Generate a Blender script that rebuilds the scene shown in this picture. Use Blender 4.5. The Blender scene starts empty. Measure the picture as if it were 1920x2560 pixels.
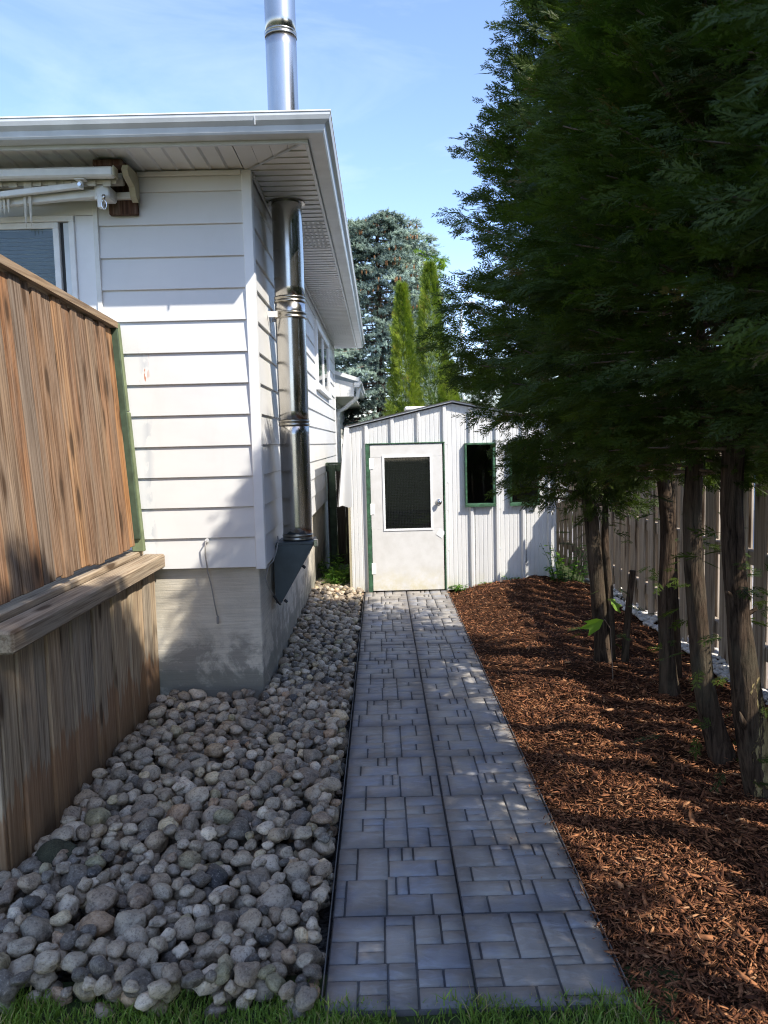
import bpy, bmesh, math, random
import numpy as np
from mathutils import Vector, Matrix, noise as mn

sc = bpy.context.scene
random.seed(7); rng = np.random.default_rng(7)
PI = math.pi

# ------------------------------------------------------------------ camera
F_PX, YAW, PITCH, ROLL, CAM_H = 1944.0, 0.003, 0.0886, 0.0245, 1.647
fw = Vector((math.sin(YAW)*math.cos(PITCH), math.cos(YAW)*math.cos(PITCH), -math.sin(PITCH)))
r0 = Vector((math.cos(YAW), -math.sin(YAW), 0)); u0 = r0.cross(fw)
r1 = math.cos(ROLL)*r0 - math.sin(ROLL)*u0; u1 = math.sin(ROLL)*r0 + math.cos(ROLL)*u0
cam = bpy.data.cameras.new('camera'); co = bpy.data.objects.new('camera', cam); sc.collection.objects.link(co)
m = Matrix.Identity(4)
for i in range(3):
    m[i][0] = r1[i]; m[i][1] = u1[i]; m[i][2] = -fw[i]
m[2][3] = CAM_H
co.matrix_world = m
cam.sensor_fit = 'VERTICAL'; cam.sensor_height = 36.0; cam.sensor_width = 27.0
cam.lens = 36.0*F_PX/2560
cam.clip_start = 0.05; cam.clip_end = 1500
cam.dof.use_dof = True; cam.dof.focus_distance = 4.0; cam.dof.aperture_fstop = 4.4
sc.camera = co

# ------------------------------------------------------------------ light
SUN_TO = Vector((0.76, -0.65, 1.0)).normalized()      # towards the sun
elev = math.asin(SUN_TO.z); az = math.atan2(SUN_TO.x, SUN_TO.y)
world = bpy.data.worlds.new('World'); sc.world = world; world.use_nodes = True
wn = world.node_tree; wn.nodes.clear()
sky = wn.nodes.new('ShaderNodeTexSky'); sky.sky_type = 'NISHITA'; sky.sun_disc = False
sky.sun_elevation = elev; sky.sun_rotation = az
sky.air_density = 1.0; sky.dust_density = .45; sky.ozone_density = 1.6
tc = wn.nodes.new('ShaderNodeTexCoord'); mp = wn.nodes.new('ShaderNodeMapping')
mp.inputs['Scale'].default_value = (1.3, 1.0, 5.0); mp.inputs['Rotation'].default_value = (0.25, 0.35, 0.2)
nz = wn.nodes.new('ShaderNodeTexNoise'); nz.inputs['Scale'].default_value = 2.1; nz.inputs['Detail'].default_value = 8; nz.inputs['Roughness'].default_value = .6
nz.inputs['Distortion'].default_value = .6
rp = wn.nodes.new('ShaderNodeValToRGB'); rp.color_ramp.elements[0].position = .48; rp.color_ramp.elements[1].position = .82
rp.color_ramp.elements[0].color = (0, 0, 0, 1); rp.color_ramp.elements[1].color = (.26, .26, .26, 1)
mx = wn.nodes.new('ShaderNodeMix'); mx.data_type = 'RGBA'
bg = wn.nodes.new('ShaderNodeBackground'); bg.inputs['Strength'].default_value = 0.14
ow = wn.nodes.new('ShaderNodeOutputWorld')
L = wn.links.new
L(tc.outputs['Generated'], mp.inputs['Vector']); L(mp.outputs[0], nz.inputs['Vector']); L(nz.outputs['Fac'], rp.inputs[0])
tn = wn.nodes.new('ShaderNodeMix'); tn.data_type = 'RGBA'; tn.blend_type = 'MULTIPLY'; tn.inputs['Factor'].default_value = 1; tn.inputs['B'].default_value = (.84, .84, .93, 1)
L(sky.outputs[0], tn.inputs['A']); L(rp.outputs[0], mx.inputs['Factor']); L(tn.outputs['Result'], mx.inputs['A']); mx.inputs['B'].default_value = (4.0, 4.4, 5.2, 1)
L(mx.outputs['Result'], bg.inputs[0]); L(bg.outputs[0], ow.inputs[0])
sun = bpy.data.lights.new('sun', 'SUN'); so = bpy.data.objects.new('sun', sun); sc.collection.objects.link(so)
sun.energy = 2.75; sun.angle = math.radians(.53); sun.color = (1.0, .93, .82)
so.rotation_euler = SUN_TO.to_track_quat('Z', 'Y').to_euler(); so.location = (6, -6, 12)
vs = sc.view_settings
vs.view_transform = 'Standard'; vs.look = 'None'; vs.gamma = 1; vs.use_curve_mapping = False; vs.exposure = 1.42
sc.cycles.filter_width = 1.05; sc.cycles.denoising_prefilter = 'NONE'; sc.cycles.adaptive_threshold = .004

# ------------------------------------------------------------------ mesh helpers
COL = sc.collection
class MB:
    def __init__(s): s.v = []; s.f = []; s.t = []
    def add(s, vs_, fs, M=None, tint=None):
        b = len(s.v)
        if M is not None: vs_ = [tuple(M @ Vector(p)) for p in vs_]
        s.v += [tuple(p) for p in vs_]; s.f += [tuple(b+i for i in f) for f in fs]
        if tint is not None: s.t += [tint]*len(vs_)
        return s
    def box(s, x0, x1, y0, y1, z0, z1, b=0.0, M=None):
        if x0 > x1: x0, x1 = x1, x0
        if y0 > y1: y0, y1 = y1, y0
        if z0 > z1: z0, z1 = z1, z0
        if b <= 0:
            vs_ = [(x, y, z) for x in (x0, x1) for y in (y0, y1) for z in (z0, z1)]
            fs = [(0, 1, 3, 2), (4, 6, 7, 5), (0, 4, 5, 1), (2, 3, 7, 6), (0, 2, 6, 4), (1, 5, 7, 3)]
            return s.add(vs_, fs, M)
        b = min(b, (x1-x0)*.45, (y1-y0)*.45, (z1-z0)*.45)
        vs_ = []; idx = {}
        for i, sx in enumerate((0, 1)):
            for j, sy in enumerate((0, 1)):
                for k, sz in enumerate((0, 1)):
                    X = (x0, x1)[i]; Y = (y0, y1)[j]; Z = (z0, z1)[k]
                    xi = X + (b if i == 0 else -b); yi = Y + (b if j == 0 else -b); zi = Z + (b if k == 0 else -b)
                    idx[i, j, k, 0] = len(vs_); vs_.append((X, yi, zi))
                    idx[i, j, k, 1] = len(vs_); vs_.append((xi, Y, zi))
                    idx[i, j, k, 2] = len(vs_); vs_.append((xi, yi, Z))
        fs = []
        for i in (0, 1): fs.append([idx[i, 0, 0, 0], idx[i, 1, 0, 0], idx[i, 1, 1, 0], idx[i, 0, 1, 0]])
        for j in (0, 1): fs.append([idx[0, j, 0, 1], idx[1, j, 0, 1], idx[1, j, 1, 1], idx[0, j, 1, 1]])
        for k in (0, 1): fs.append([idx[0, 0, k, 2], idx[1, 0, k, 2], idx[1, 1, k, 2], idx[0, 1, k, 2]])
        for i in (0, 1):
            for j in (0, 1): fs.append([idx[i, j, 0, 0], idx[i, j, 1, 0], idx[i, j, 1, 1], idx[i, j, 0, 1]])
            for k in (0, 1): fs.append([idx[i, 0, k, 0], idx[i, 1, k, 0], idx[i, 1, k, 2], idx[i, 0, k, 2]])
        for j in (0, 1):
            for k in (0, 1): fs.append([idx[0, j, k, 1], idx[1, j, k, 1], idx[1, j, k, 2], idx[0, j, k, 2]])
        for i in (0, 1):
            for j in (0, 1):
                for k in (0, 1): fs.append([idx[i, j, k, a] for a in range(3)])
        c = Vector(((x0+x1)/2, (y0+y1)/2, (z0+z1)/2)); out = []
        for f in fs:
            p = [Vector(vs_[a]) for a in f]
            n = (p[1]-p[0]).cross(p[2]-p[0]); cc = sum(p, Vector())/len(p)
            out.append(f if n.dot(cc-c) > 0 else f[::-1])
        return s.add(vs_, out, M)
    def prism(s, pts, axis, a, b):
        """closed polygon pts (u,v) extruded along axis between a and b"""
        def P(u, v, w):
            return {0: (w, u, v), 1: (u, w, v), 2: (u, v, w)}[axis]
        n = len(pts)
        vs_ = [P(u, v, a) for u, v in pts] + [P(u, v, b) for u, v in pts]
        fs = [tuple(range(n)), tuple(range(2*n-1, n-1, -1))] + [(i, i+n, (i+1) % n+n, (i+1) % n) for i in range(n)]
        return s.add(vs_, fs)
    def tube(s, pts, rad, seg=10, cap=True, rfun=None):
        pts = [Vector(p) for p in pts]; n = len(pts)
        if not hasattr(rad, '__len__'): rad = [rad]*n
        b = len(s.v); up = Vector((0.13, 0.97, 0.21))
        for i, p in enumerate(pts):
            d = (pts[min(i+1, n-1)]-pts[max(i-1, 0)]).normalized()
            a = d.cross(up)
            if a.length < .05: a = d.cross(Vector((1, 0, 0)))
            a.normalize(); c = d.cross(a)
            for k in range(seg):
                t = 2*PI*k/seg; rr = rad[i]*(rfun(t, i, p) if rfun else 1)
                s.v.append(tuple(p + (a*math.cos(t)+c*math.sin(t))*rr))
        for i in range(n-1):
            for k in range(seg):
                s.f.append((b+i*seg+k, b+i*seg+(k+1) % seg, b+(i+1)*seg+(k+1) % seg, b+(i+1)*seg+k))
        if cap:
            s.f.append(tuple(b+k for k in range(seg))[::-1]); s.f.append(tuple(b+(n-1)*seg+k for k in range(seg)))
        return s
    def lathe(s, prof, cx, cy, seg=40):
        b = len(s.v)
        for r, z in prof:
            for k in range(seg):
                t = 2*PI*k/seg; s.v.append((cx+r*math.cos(t), cy+r*math.sin(t), z))
        for i in range(len(prof)-1):
            for k in range(seg):
                s.f.append((b+i*seg+k, b+i*seg+(k+1) % seg, b+(i+1)*seg+(k+1) % seg, b+(i+1)*seg+k))
        return s
    def mesh(s, name, smooth=False):
        me = bpy.data.meshes.new(name); me.from_pydata(s.v, [], s.f)
        if s.t:
            at = me.attributes.new('tint', 'FLOAT', 'POINT'); at.data.foreach_set('value', s.t)
        me.validate(); me.update()
        bm = bmesh.new(); bm.from_mesh(me); bmesh.ops.recalc_face_normals(bm, faces=bm.faces); bm.to_mesh(me); bm.free()
        if smooth: me.shade_smooth()
        return me
def fastmesh(name, V, T, tint=None, smooth=False):
    V = np.asarray(V, np.float32); T = np.asarray(T, np.int32)
    me = bpy.data.meshes.new(name)
    k = T.shape[1]
    me.vertices.add(len(V)); me.vertices.foreach_set('co', V.ravel())
    me.loops.add(T.size); me.loops.foreach_set('vertex_index', T.ravel())
    me.polygons.add(len(T)); me.polygons.foreach_set('loop_start', np.arange(0, T.size, k, dtype=np.int32))
    me.polygons.foreach_set('loop_total', np.full(len(T), k, np.int32))
    if tint is not None:
        at = me.attributes.new('tint', 'FLOAT', 'POINT'); at.data.foreach_set('value', np.asarray(tint, np.float32))
    me.update(calc_edges=True)
    if smooth: me.shade_smooth()
    return me
def link(name, me, mat=None, parent=None):
    o = bpy.data.objects.new(name, me); COL.objects.link(o)
    if mat is not None and len(me.materials) == 0: me.materials.append(mat)
    if parent is not None:
        o.parent = parent
        if parent.name in PW: o.matrix_parent_inverse = PW[parent.name].inverted()
    return o
PW = {}
def part(name, mb, mat, parent, smooth=False, label=None):
    o = link(name, mb.mesh(name, smooth), mat, parent)
    if label: o['label'] = label
    return o
def tag(o, label=None, cat=None, group=None, kind=None):
    if label: o['label'] = label
    if cat: o['category'] = cat
    if group: o['group'] = group
    if kind: o['kind'] = kind
    return o
def thing(name, loc, label, cat, group=None):
    o = bpy.data.objects.new(name, None); COL.objects.link(o); o.location = loc; o.empty_display_size = .2
    PW[o.name] = Matrix.Translation(loc)
    return tag(o, label, cat, group)
def struct(name, mb, mat, smooth=False):
    return tag(link(name, mb.mesh(name, smooth) if isinstance(mb, MB) else mb, mat), kind='structure')

# ------------------------------------------------------------------ material helpers
class NT:
    def __init__(s, name):
        s.m = bpy.data.materials.new(name); s.m.use_nodes = True; s.t = s.m.node_tree
        s.b = s.t.nodes['Principled BSDF']; s.out = s.t.nodes['Material Output']
    def n(s, ty): return s.t.nodes.new(ty)
    def l(s, a, b): s.t.links.new(a, b)
    def put(s, sock, v):
        if hasattr(v, 'is_linked') or isinstance(v, bpy.types.NodeSocket): s.l(v, sock)
        elif isinstance(v, (tuple, list)) and len(v) == 3 and sock.type == 'RGBA': sock.default_value = (*v, 1)
        else: sock.default_value = v
    def co(s, scale=(1, 1, 1), rand=0.0, kind='Object', rot=(0, 0, 0)):
        t = s.n('ShaderNodeTexCoord'); mp_ = s.n('ShaderNodeMapping'); mp_.inputs['Scale'].default_value = scale; mp_.inputs['Rotation'].default_value = rot
        s.l(t.outputs[kind], mp_.inputs['Vector'])
        if rand:
            oi = s.n('ShaderNodeObjectInfo'); q = s.math('MULTIPLY', oi.outputs['Random'], rand); s.l(q, mp_.inputs['Location'])
        return mp_.outputs[0]
    def noise(s, scale, detail=4, vec=None, rough=.55, dist=0):
        q = s.n('ShaderNodeTexNoise'); q.inputs['Scale'].default_value = scale; q.inputs['Detail'].default_value = detail
        q.inputs['Roughness'].default_value = rough; q.inputs['Distortion'].default_value = dist
        s.l(vec if vec is not None else s.co(), q.inputs['Vector']); return q.outputs['Fac']
    def vor(s, scale, vec=None, feat='F1', out='Distance'):
        q = s.n('ShaderNodeTexVoronoi'); q.feature = feat; q.inputs['Scale'].default_value = scale
        s.l(vec if vec is not None else s.co(), q.inputs['Vector']); return q.outputs[out]
    def ramp(s, fac, stops):
        q = s.n('ShaderNodeValToRGB'); e = q.color_ramp.elements
        while len(e) < len(stops): e.new(.5)
        for el, (p, c) in zip(e, stops):
            el.position = p; el.color = (c, c, c, 1) if not hasattr(c, '__len__') else (*c, 1)
        s.l(fac, q.inputs[0]); return q.outputs[0]
    def mix(s, f, a, b, mode='MIX'):
        q = s.n('ShaderNodeMix'); q.data_type = 'RGBA'; q.blend_type = mode
        s.put(q.inputs['Factor'], f); s.put(q.inputs['A'], a); s.put(q.inputs['B'], b); return q.outputs['Result']
    def math(s, op, a, b=0.0, clamp=False):
        q = s.n('ShaderNodeMath'); q.operation = op; q.use_clamp = clamp; s.put(q.inputs[0], a); s.put(q.inputs[1], b); return q.outputs[0]
    def rand(s): return s.n('ShaderNodeObjectInfo').outputs['Random']
    def attr(s, nm):
        q = s.n('ShaderNodeAttribute'); q.attribute_name = nm; return q.outputs['Fac']
    def xyz(s, kind='Object'):
        t = s.n('ShaderNodeTexCoord'); q = s.n('ShaderNodeSeparateXYZ'); s.l(t.outputs[kind], q.inputs[0]); return q.outputs
    def bump(s, h, strength=.5, dist=.01):
        q = s.n('ShaderNodeBump'); q.inputs['Strength'].default_value = strength; q.inputs['Distance'].default_value = dist
        s.l(h, q.inputs['Height'])
        if s.b.inputs['Normal'].is_linked: s.l(s.b.inputs['Normal'].links[0].from_socket, q.inputs['Normal'])
        s.l(q.outputs[0], s.b.inputs['Normal'])
    def fin(s, col, rough=.6, metal=0.0, spec=.5):
        s.put(s.b.inputs['Base Color'], col); s.put(s.b.inputs['Roughness'], rough); s.put(s.b.inputs['Metallic'], metal)
        s.b.inputs['Specular IOR Level'].default_value = spec
        return s.m

def simple(name, col, rough=.6, metal=0.0, var=.08, scale=12, bump=0.0, spec=.5):
    q = NT(name); n = q.noise(scale, 5, q.co(rand=20))
    c = q.mix(q.ramp(n, [(.35, 0), (.7, 1)]), tuple(x*(1-var) for x in col), tuple(min(1, x*(1+var)) for x in col))
    if bump: q.bump(n, bump, .004)
    return q.fin(c, rough, metal, spec)

def siding_mat():
    q = NT('painted_siding')
    n = q.noise(1.6, 5, q.co((1, 1, 2.5), rand=9)); s = q.noise(9, 6, q.co((1, 1, .25)))
    base = q.mix(q.ramp(n, [(.3, 0), (.75, 1)]), (.64, .64, .63), (.71, .705, .685))
    base = q.mix(q.math('MULTIPLY', q.ramp(s, [(.55, 0), (.8, 1)]), .35), base, (.60, .59, .56))
    # scraped grey and rust coloured patches beside the old fence post line
    X, Y, Z = q.xyz()[:3]
    w = q.noise(14, 5, q.co((1, 1, .5)))
    band = q.math('SUBTRACT', 1.0, q.math('MULTIPLY', q.math('ABSOLUTE', q.math('ADD', X, 1.435)), 26), clamp=True)
    band = q.math('MULTIPLY', band, q.math('LESS_THAN', Z, 2.3))
    m_ = q.math('MULTIPLY', band, q.ramp(w, [(.50, 0), (.56, 1)]))
    base = q.mix(q.math('MULTIPLY', m_, .6), base, (.42, .45, .48))
    w2 = q.ramp(q.noise(6, 3, q.co((6, 1, 1.3))), [(.60, 0), (.64, 1)])
    hi = q.math('MULTIPLY', q.math('GREATER_THAN', Z, 1.95), q.math('LESS_THAN', Z, 2.25))
    base = q.mix(q.math('MULTIPLY', q.math('MULTIPLY', band, hi), w2), base, (.5, .17, .06))
    q.bump(q.noise(1.5, 3, q.co((1, 1, 1.5), rand=5)), .25, .02); q.bump(s, .05, .002)
    return q.fin(base, .42, 0, .4)

def wood(name, stops, axis=2, wet=None, grain=1.0, knot=True, rough=.8, darkvar=.35):
    """weathered board; stops = list of colours picked per board by its random number"""
    q = NT(name)
    sc_ = [85.0, 85.0, 85.0]; sc_[axis] = 2.6
    g = q.noise(1.0*grain, 7, q.co(tuple(sc_), rand=37), .62, .15)
    sf = [14.0, 14.0, 14.0]; sf[axis] = 1.5
    g2 = q.noise(1.0, 5, q.co(tuple(sf), rand=61), .6, .3)
    r = q.rand()
    n = len(stops)
    base = q.ramp(r, [(i/max(1, n-1), c) for i, c in enumerate(stops)])
    base = q.mix(q.ramp(g2, [(.36, 0), (.66, 1)]), base, q.mix(.5, base, (.23, .20, .165)))
    base = q.mix(q.math('MULTIPLY', q.ramp(g, [(.36, 1), (.58, 0)]), darkvar+.4), base, q.mix(1.0, base, (.35, .28, .23), 'MULTIPLY'))
    base = q.mix(q.math('MULTIPLY', q.ramp(g, [(.6, 0), (.85, 1)]), .35), base, q.mix(.6, base, (.62, .52, .40)))
    if knot:
        sk = [9.0, 9.0, 9.0]; sk[axis] = 2.6
        v = q.vor(1.0, q.co(tuple(sk), rand=83))
        kn = q.ramp(v, [(.13, 1), (.19, .5), (.30, 0)])
        base = q.mix(q.math('MULTIPLY', kn, .9), base, (.06, .034, .018))
    if wet is not None:
        X, Y, Z = q.xyz()[:3]
        jag = q.noise(1.0, 5, q.co((20, 24, 2.2), rand=13), .6)
        lev = q.math('ADD', q.math('MULTIPLY', jag, .55), wet-.27)
        lev = q.math('ADD', lev, q.math('MULTIPLY', r, .12))
        d = q.math('MULTIPLY', q.math('SUBTRACT', lev, Z), 30, clamp=True)
        deep = q.math('MULTIPLY', q.math('SUBTRACT', .30, Z), 4, clamp=True)
        base = q.mix(d, base, q.mix(.6, base, (.27, .12, .045)))
        base = q.mix(q.math('MULTIPLY', deep, .55), base, (.07, .06, .03))
    q.bump(g, .5, .004); q.bump(g2, .3, .006)
    return q.fin(base, rough, 0, .25)

M_SIDING = siding_mat()
M_TRIM = simple('white_trim_metal', (.78, .785, .78), .38, 0, .05, 5)
M_SOFFIT = simple('soffit_metal', (.74, .735, .71), .45, 0, .05, 3)
M_GUTTER = simple('painted_gutter', (.60, .635, .65), .33, 0, .10, 6, .05)
M_GUTTERTOP = simple('gutter_lip', (.8, .8, .79), .35)
def concrete():
    q = NT('parged_concrete')
    br = q.noise(1.0, 6, q.co((3, 3, 70)), .65, .6); br2 = q.noise(3, 5)
    base = q.mix(q.ramp(br2, [(.3, 0), (.7, 1)]), (.48, .44, .36), (.68, .63, .53))
    base = q.mix(q.math('MULTIPLY', q.ramp(br, [(.35, 1), (.6, 0)]), .35), base, (.33, .315, .28))
    X, Y, Z = q.xyz()[:3]
    st = q.noise(4.2, 7, q.co((1, 1, 1.1)), .7, .3)
    low = q.math('MULTIPLY', q.math('SUBTRACT', .62, Z), 1.9, clamp=True)
    stain = q.ramp(q.math('MULTIPLY', low, q.ramp(st, [(.40, 0), (.62, 1)])), [(.10, 0), (.42, 1)])
    base = q.mix(q.math('MULTIPLY', stain, .62), base, (.15, .14, .125))
    wl = q.math('MULTIPLY', q.math('SUBTRACT', q.math('ADD', .17, q.math('MULTIPLY', st, .12)), Z), 40, clamp=True)
    base = q.mix(q.math('MULTIPLY', wl, .45), base, (.19, .20, .165))
    pit = q.ramp(q.vor(23), [(.03, 1), (.05, 0)])
    base = q.mix(q.math('MULTIPLY', pit, .35), base, (.08, .08, .07))
    q.bump(br, .55, .006); q.bump(st, .5, .01); q.bump(q.noise(90, 3), .2, .003)
    return q.fin(base, .9, 0, .2)
M_CONC = concrete()
M_ROOF = simple('asphalt_shingle', (.075, .07, .065), .95, 0, .3, 40, .4)
UP = [(.36, .17, .07), (.25, .175, .115), (.44, .21, .075), (.20, .165, .13), (.38, .19, .085), (.27, .20, .14), (.48, .245, .095)]
LOW = [(.48, .385, .27), (.56, .43, .28), (.36, .315, .25), (.60, .43, .26), (.44, .38, .29)]
M_UPBOARD = wood('screen_board_wood', UP, 2, darkvar=.5)
M_LOWBOARD = wood('skirt_board_wood', LOW, 2, wet=.31)
M_CAP = wood('cap_rail_wood', [(.34, .24, .15), (.36, .25, .15)], 1, knot=True)
M_BEAM = wood('beam_wood', [(.42, .335, .235), (.46, .36, .25)], 1)
M_GREENPOST = simple('green_painted_post', (.15, .185, .095), .7, 0, .25, 9, .3)
M_OLIVE = simple('olive_batten', (.055, .085, .05), .7, 0, .3, 12, .3)
M_DARKGREEN = simple('green_paint_trim', (.035, .10, .05), .6, 0, .5, 30, .2)
M_BROWN = wood('brown_stained_wood', [(.085, .035, .022), (.11, .05, .03)], 2, darkvar=.5)
M_CREAM = simple('cream_plastic', (.40, .36, .24), .5)
M_ALU = simple('cream_white_aluminium', (.70, .70, .66), .35)
M_CANVAS = simple('cream_canvas_fringe', (.52, .49, .41), .9, 0, .2, 20)
M_CHROME = simple('chrome_metal', (.6, .6, .6), .2, 1.0)
M_DARK = simple('dark_rubber', (.02, .02, .022), .6)
M_EDGE = simple('grey_plastic_edging', (.17, .16, .15), .7)
M_BLIND = simple('window_blind', (.17, .19, .21), .5)
M_GREYPLATE = simple('grey_painted_steel', (.065, .085, .095), .45, .2, .2, 8, .05)
M_CABLE = simple('grey_cable', (.28, .27, .25), .6)
def steel():
    q = NT('stainless_steel')
    n = q.noise(5, 7, q.co((1, 1, .35)), .65); f = q.noise(160, 2)
    base = q.mix(q.ramp(n, [(.4, 0), (.75, 1)]), (.56, .545, .52), (.42, .40, .37))
    sp = q.ramp(q.vor(95), [(.06, 1), (.12, 0)])
    base = q.mix(q.math('MULTIPLY', sp, .3), base, (.75, .75, .74))
    rr = q.ramp(n, [(.35, .17), (.75, .32)])
    q.bump(q.noise(2.3, 3, q.co((1, 1, .5))), .12, .01); q.bump(f, .03, .001)
    return q.fin(base, rr, 1.0)
M_STEEL = steel()
M_BAND = simple('steel_band', (.36, .335, .29), .3, 1.0, .25, 20, .1)
def glass(name, col=(.02, .025, .03), a=.35):
    q = NT(name); t = q.n('ShaderNodeBsdfTransparent'); g = q.n('ShaderNodeBsdfGlossy'); g.inputs['Roughness'].default_value = .02
    t.inputs[0].default_value = (.82, .86, .85, 1)
    fr = q.n('ShaderNodeFresnel'); fr.inputs[0].default_value = 1.5; ms = q.n('ShaderNodeMixShader')
    q.l(q.math('ADD', fr.outputs[0], a, clamp=True), ms.inputs[0]); q.l(t.outputs[0], ms.inputs[1]); q.l(g.outputs[0], ms.inputs[2]); q.l(ms.outputs[0], q.out.inputs[0])
    return q.m
M_GLASS = glass('window_glass', a=.0); M_GLASS2 = glass('shed_window_glass', a=.02)
def leafmat(name, dark, light, brown=None, trans=.35, rough=.55):
    q = NT(name); t = q.attr('tint'); r = q.noise(1.2, 3)
    c = q.ramp(t, [(0, dark), (.55, tuple((a+b)/2 for a, b in zip(dark, light))), (.93, light), (1, brown or light)])
    c = q.mix(q.ramp(r, [(.35, 0), (.7, .5)]), c, q.mix(1.0, c, (1.25, 1.1, .6), 'MULTIPLY'))
    q.fin(c, rough, 0, .3)
    tr = q.n('ShaderNodeBsdfTranslucent'); q.l(q.mix(1.0, c, (1.5, 1.7, .6), 'MULTIPLY'), tr.inputs[0]); ms = q.n('ShaderNodeMixShader'); ms.inputs[0].default_value = trans
    q.l(q.b.outputs[0], ms.inputs[1]); q.l(tr.outputs[0], ms.inputs[2]); q.l(ms.outputs[0], q.out.inputs[0])
    return q.m
M_CEDAR = leafmat('cedar_foliage', (.028, .050, .010), (.085, .125, .022), (.13, .10, .04), .34)
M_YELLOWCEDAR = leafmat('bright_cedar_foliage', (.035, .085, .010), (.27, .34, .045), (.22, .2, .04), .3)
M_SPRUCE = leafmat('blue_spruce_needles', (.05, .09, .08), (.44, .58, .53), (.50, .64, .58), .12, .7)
M_LOCUST = leafmat('locust_leaves', (.09, .16, .04), (.21, .30, .07), (.26, .32, .09), .45)
M_WEED = leafmat('weed_leaves', (.04, .12, .02), (.15, .28, .05), (.2, .32, .06), .4)
M_GRASS = leafmat('grass_blades', (.09, .16, .03), (.32, .46, .10), (.45, .38, .20), .3)
M_CONE = simple('spruce_cone', (.24, .12, .05), .8, 0, .3)
def bark(nm='cedar_bark', torn=None):
    q = NT(nm)
    n = q.noise(1.0, 8, q.co((42, 42, 4.5)), .65, .9); n2 = q.noise(5, 4)
    base = q.mix(q.ramp(n, [(.35, 0), (.68, 1)]), (.012, .008, .006), (.125, .088, .062))
    base = q.mix(q.ramp(n2, [(.45, 0), (.75, .55)]), base, (.11, .10, .07))
    n3 = q.noise(1.0, 6, q.co((110, 110, 9)), .6, .6); q.bump(n, 1.0, .018); q.bump(n3, .8, .005)
    if torn:
        X, Y, Z = q.xyz()[:3]
        jag = q.noise(1.0, 6, q.co((24, 24, 7)), .65, .5)
        dz = q.math('ABSOLUTE', q.math('MULTIPLY', q.math('SUBTRACT', Z, torn[1]), torn[2]))
        dx = q.math('MULTIPLY', q.math('SUBTRACT', torn[0], X), 9.0)
        f = q.math('ADD', q.math('MAXIMUM', dz, dx), q.math('MULTIPLY', q.math('SUBTRACT', jag, .5), 2.2))
        mk = q.ramp(f, [(.50, 1), (.56, 0)])
        base = q.mix(mk, base, q.mix(q.ramp(n, [(.3, 0), (.6, 1)]), (.13, .09, .045), (.42, .34, .17))); q.bump(mk, .8, .012)
    return q.fin(base, .95, 0, .1)
M_BARK = bark(); M_BARKTORN = bark('torn_cedar_bark', (1.655, .32, 2.6))
def peel():
    q = NT('bare_peeled_wood'); n = q.noise(1.0, 7, q.co((60, 60, 6)), .65, .8)
    c = q.mix(q.ramp(n, [(.38, 0), (.62, 1)]), (.07, .045, .022), (.34, .27, .13)); q.bump(n, 1, .012)
    return q.fin(c, .85, 0, .15)
M_PEEL = peel()
M_TWIG = simple('grey_twig', (.21, .155, .115), .9, 0, .3)
def fence_m():
    return wood('neighbour_fence_wood', [(.40, .32, .23), (.50, .43, .34), (.36, .30, .23), (.54, .46, .36)], 2, grain=.8)
M_FENCE = fence_m()
M_DKFENCE = wood('dark_old_fence_wood', [(.06, .05, .04), (.08, .065, .05)], 2)

def shedmat():
    q = NT('white_corrugated_metal')
    n = q.noise(3, 6, q.co((1, 1, .3)), .6); X, Y, Z = q.xyz()[:3]
    base = q.mix(q.ramp(n, [(.35, 0), (.7, 1)]), (.68, .68, .665), (.58, .585, .58))
    low = q.math('MULTIPLY', q.math('SUBTRACT', .22, Z), 4.5, clamp=True)
    base = q.mix(q.math('MULTIPLY', low, q.ramp(q.noise(7, 6), [(.35, 0), (.65, .8)])), base, (.52, .50, .36))
    q.bump(q.noise(2.2, 2), .2, .02)
    return q.fin(base, .4, 0, .4)
M_SHED = shedmat()
def doormat():
    q = NT('white_painted_door')
    n = q.noise(6, 7, None, .65); X, Y, Z = q.xyz()[:3]
    base = q.mix(q.ramp(n, [(.4, 0), (.75, 1)]), (.67, .66, .635), (.57, .555, .52))
    low = q.math('MULTIPLY', q.math('SUBTRACT', .30, Z), 3.2, clamp=True)
    base = q.mix(q.math('MULTIPLY', low, q.ramp(q.noise(11, 7, None, .7), [(.38, 0), (.62, .85)])), base, (.56, .50, .30))
    return q.fin(base, .5, 0, .3)
M_DOOR = doormat()
M_WHITE = simple('white_paint', (.80, .80, .78), .5, 0, .06, 12)
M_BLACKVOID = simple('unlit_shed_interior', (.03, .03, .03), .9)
M_SCREEN = simple('dark_wire_screen', (.022, .024, .024), .7, 0, .1, 12, 0, .2)
M_TAR = simple('black_roof_felt', (.07, .066, .06), .9, 0, .3, 30)

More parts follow.
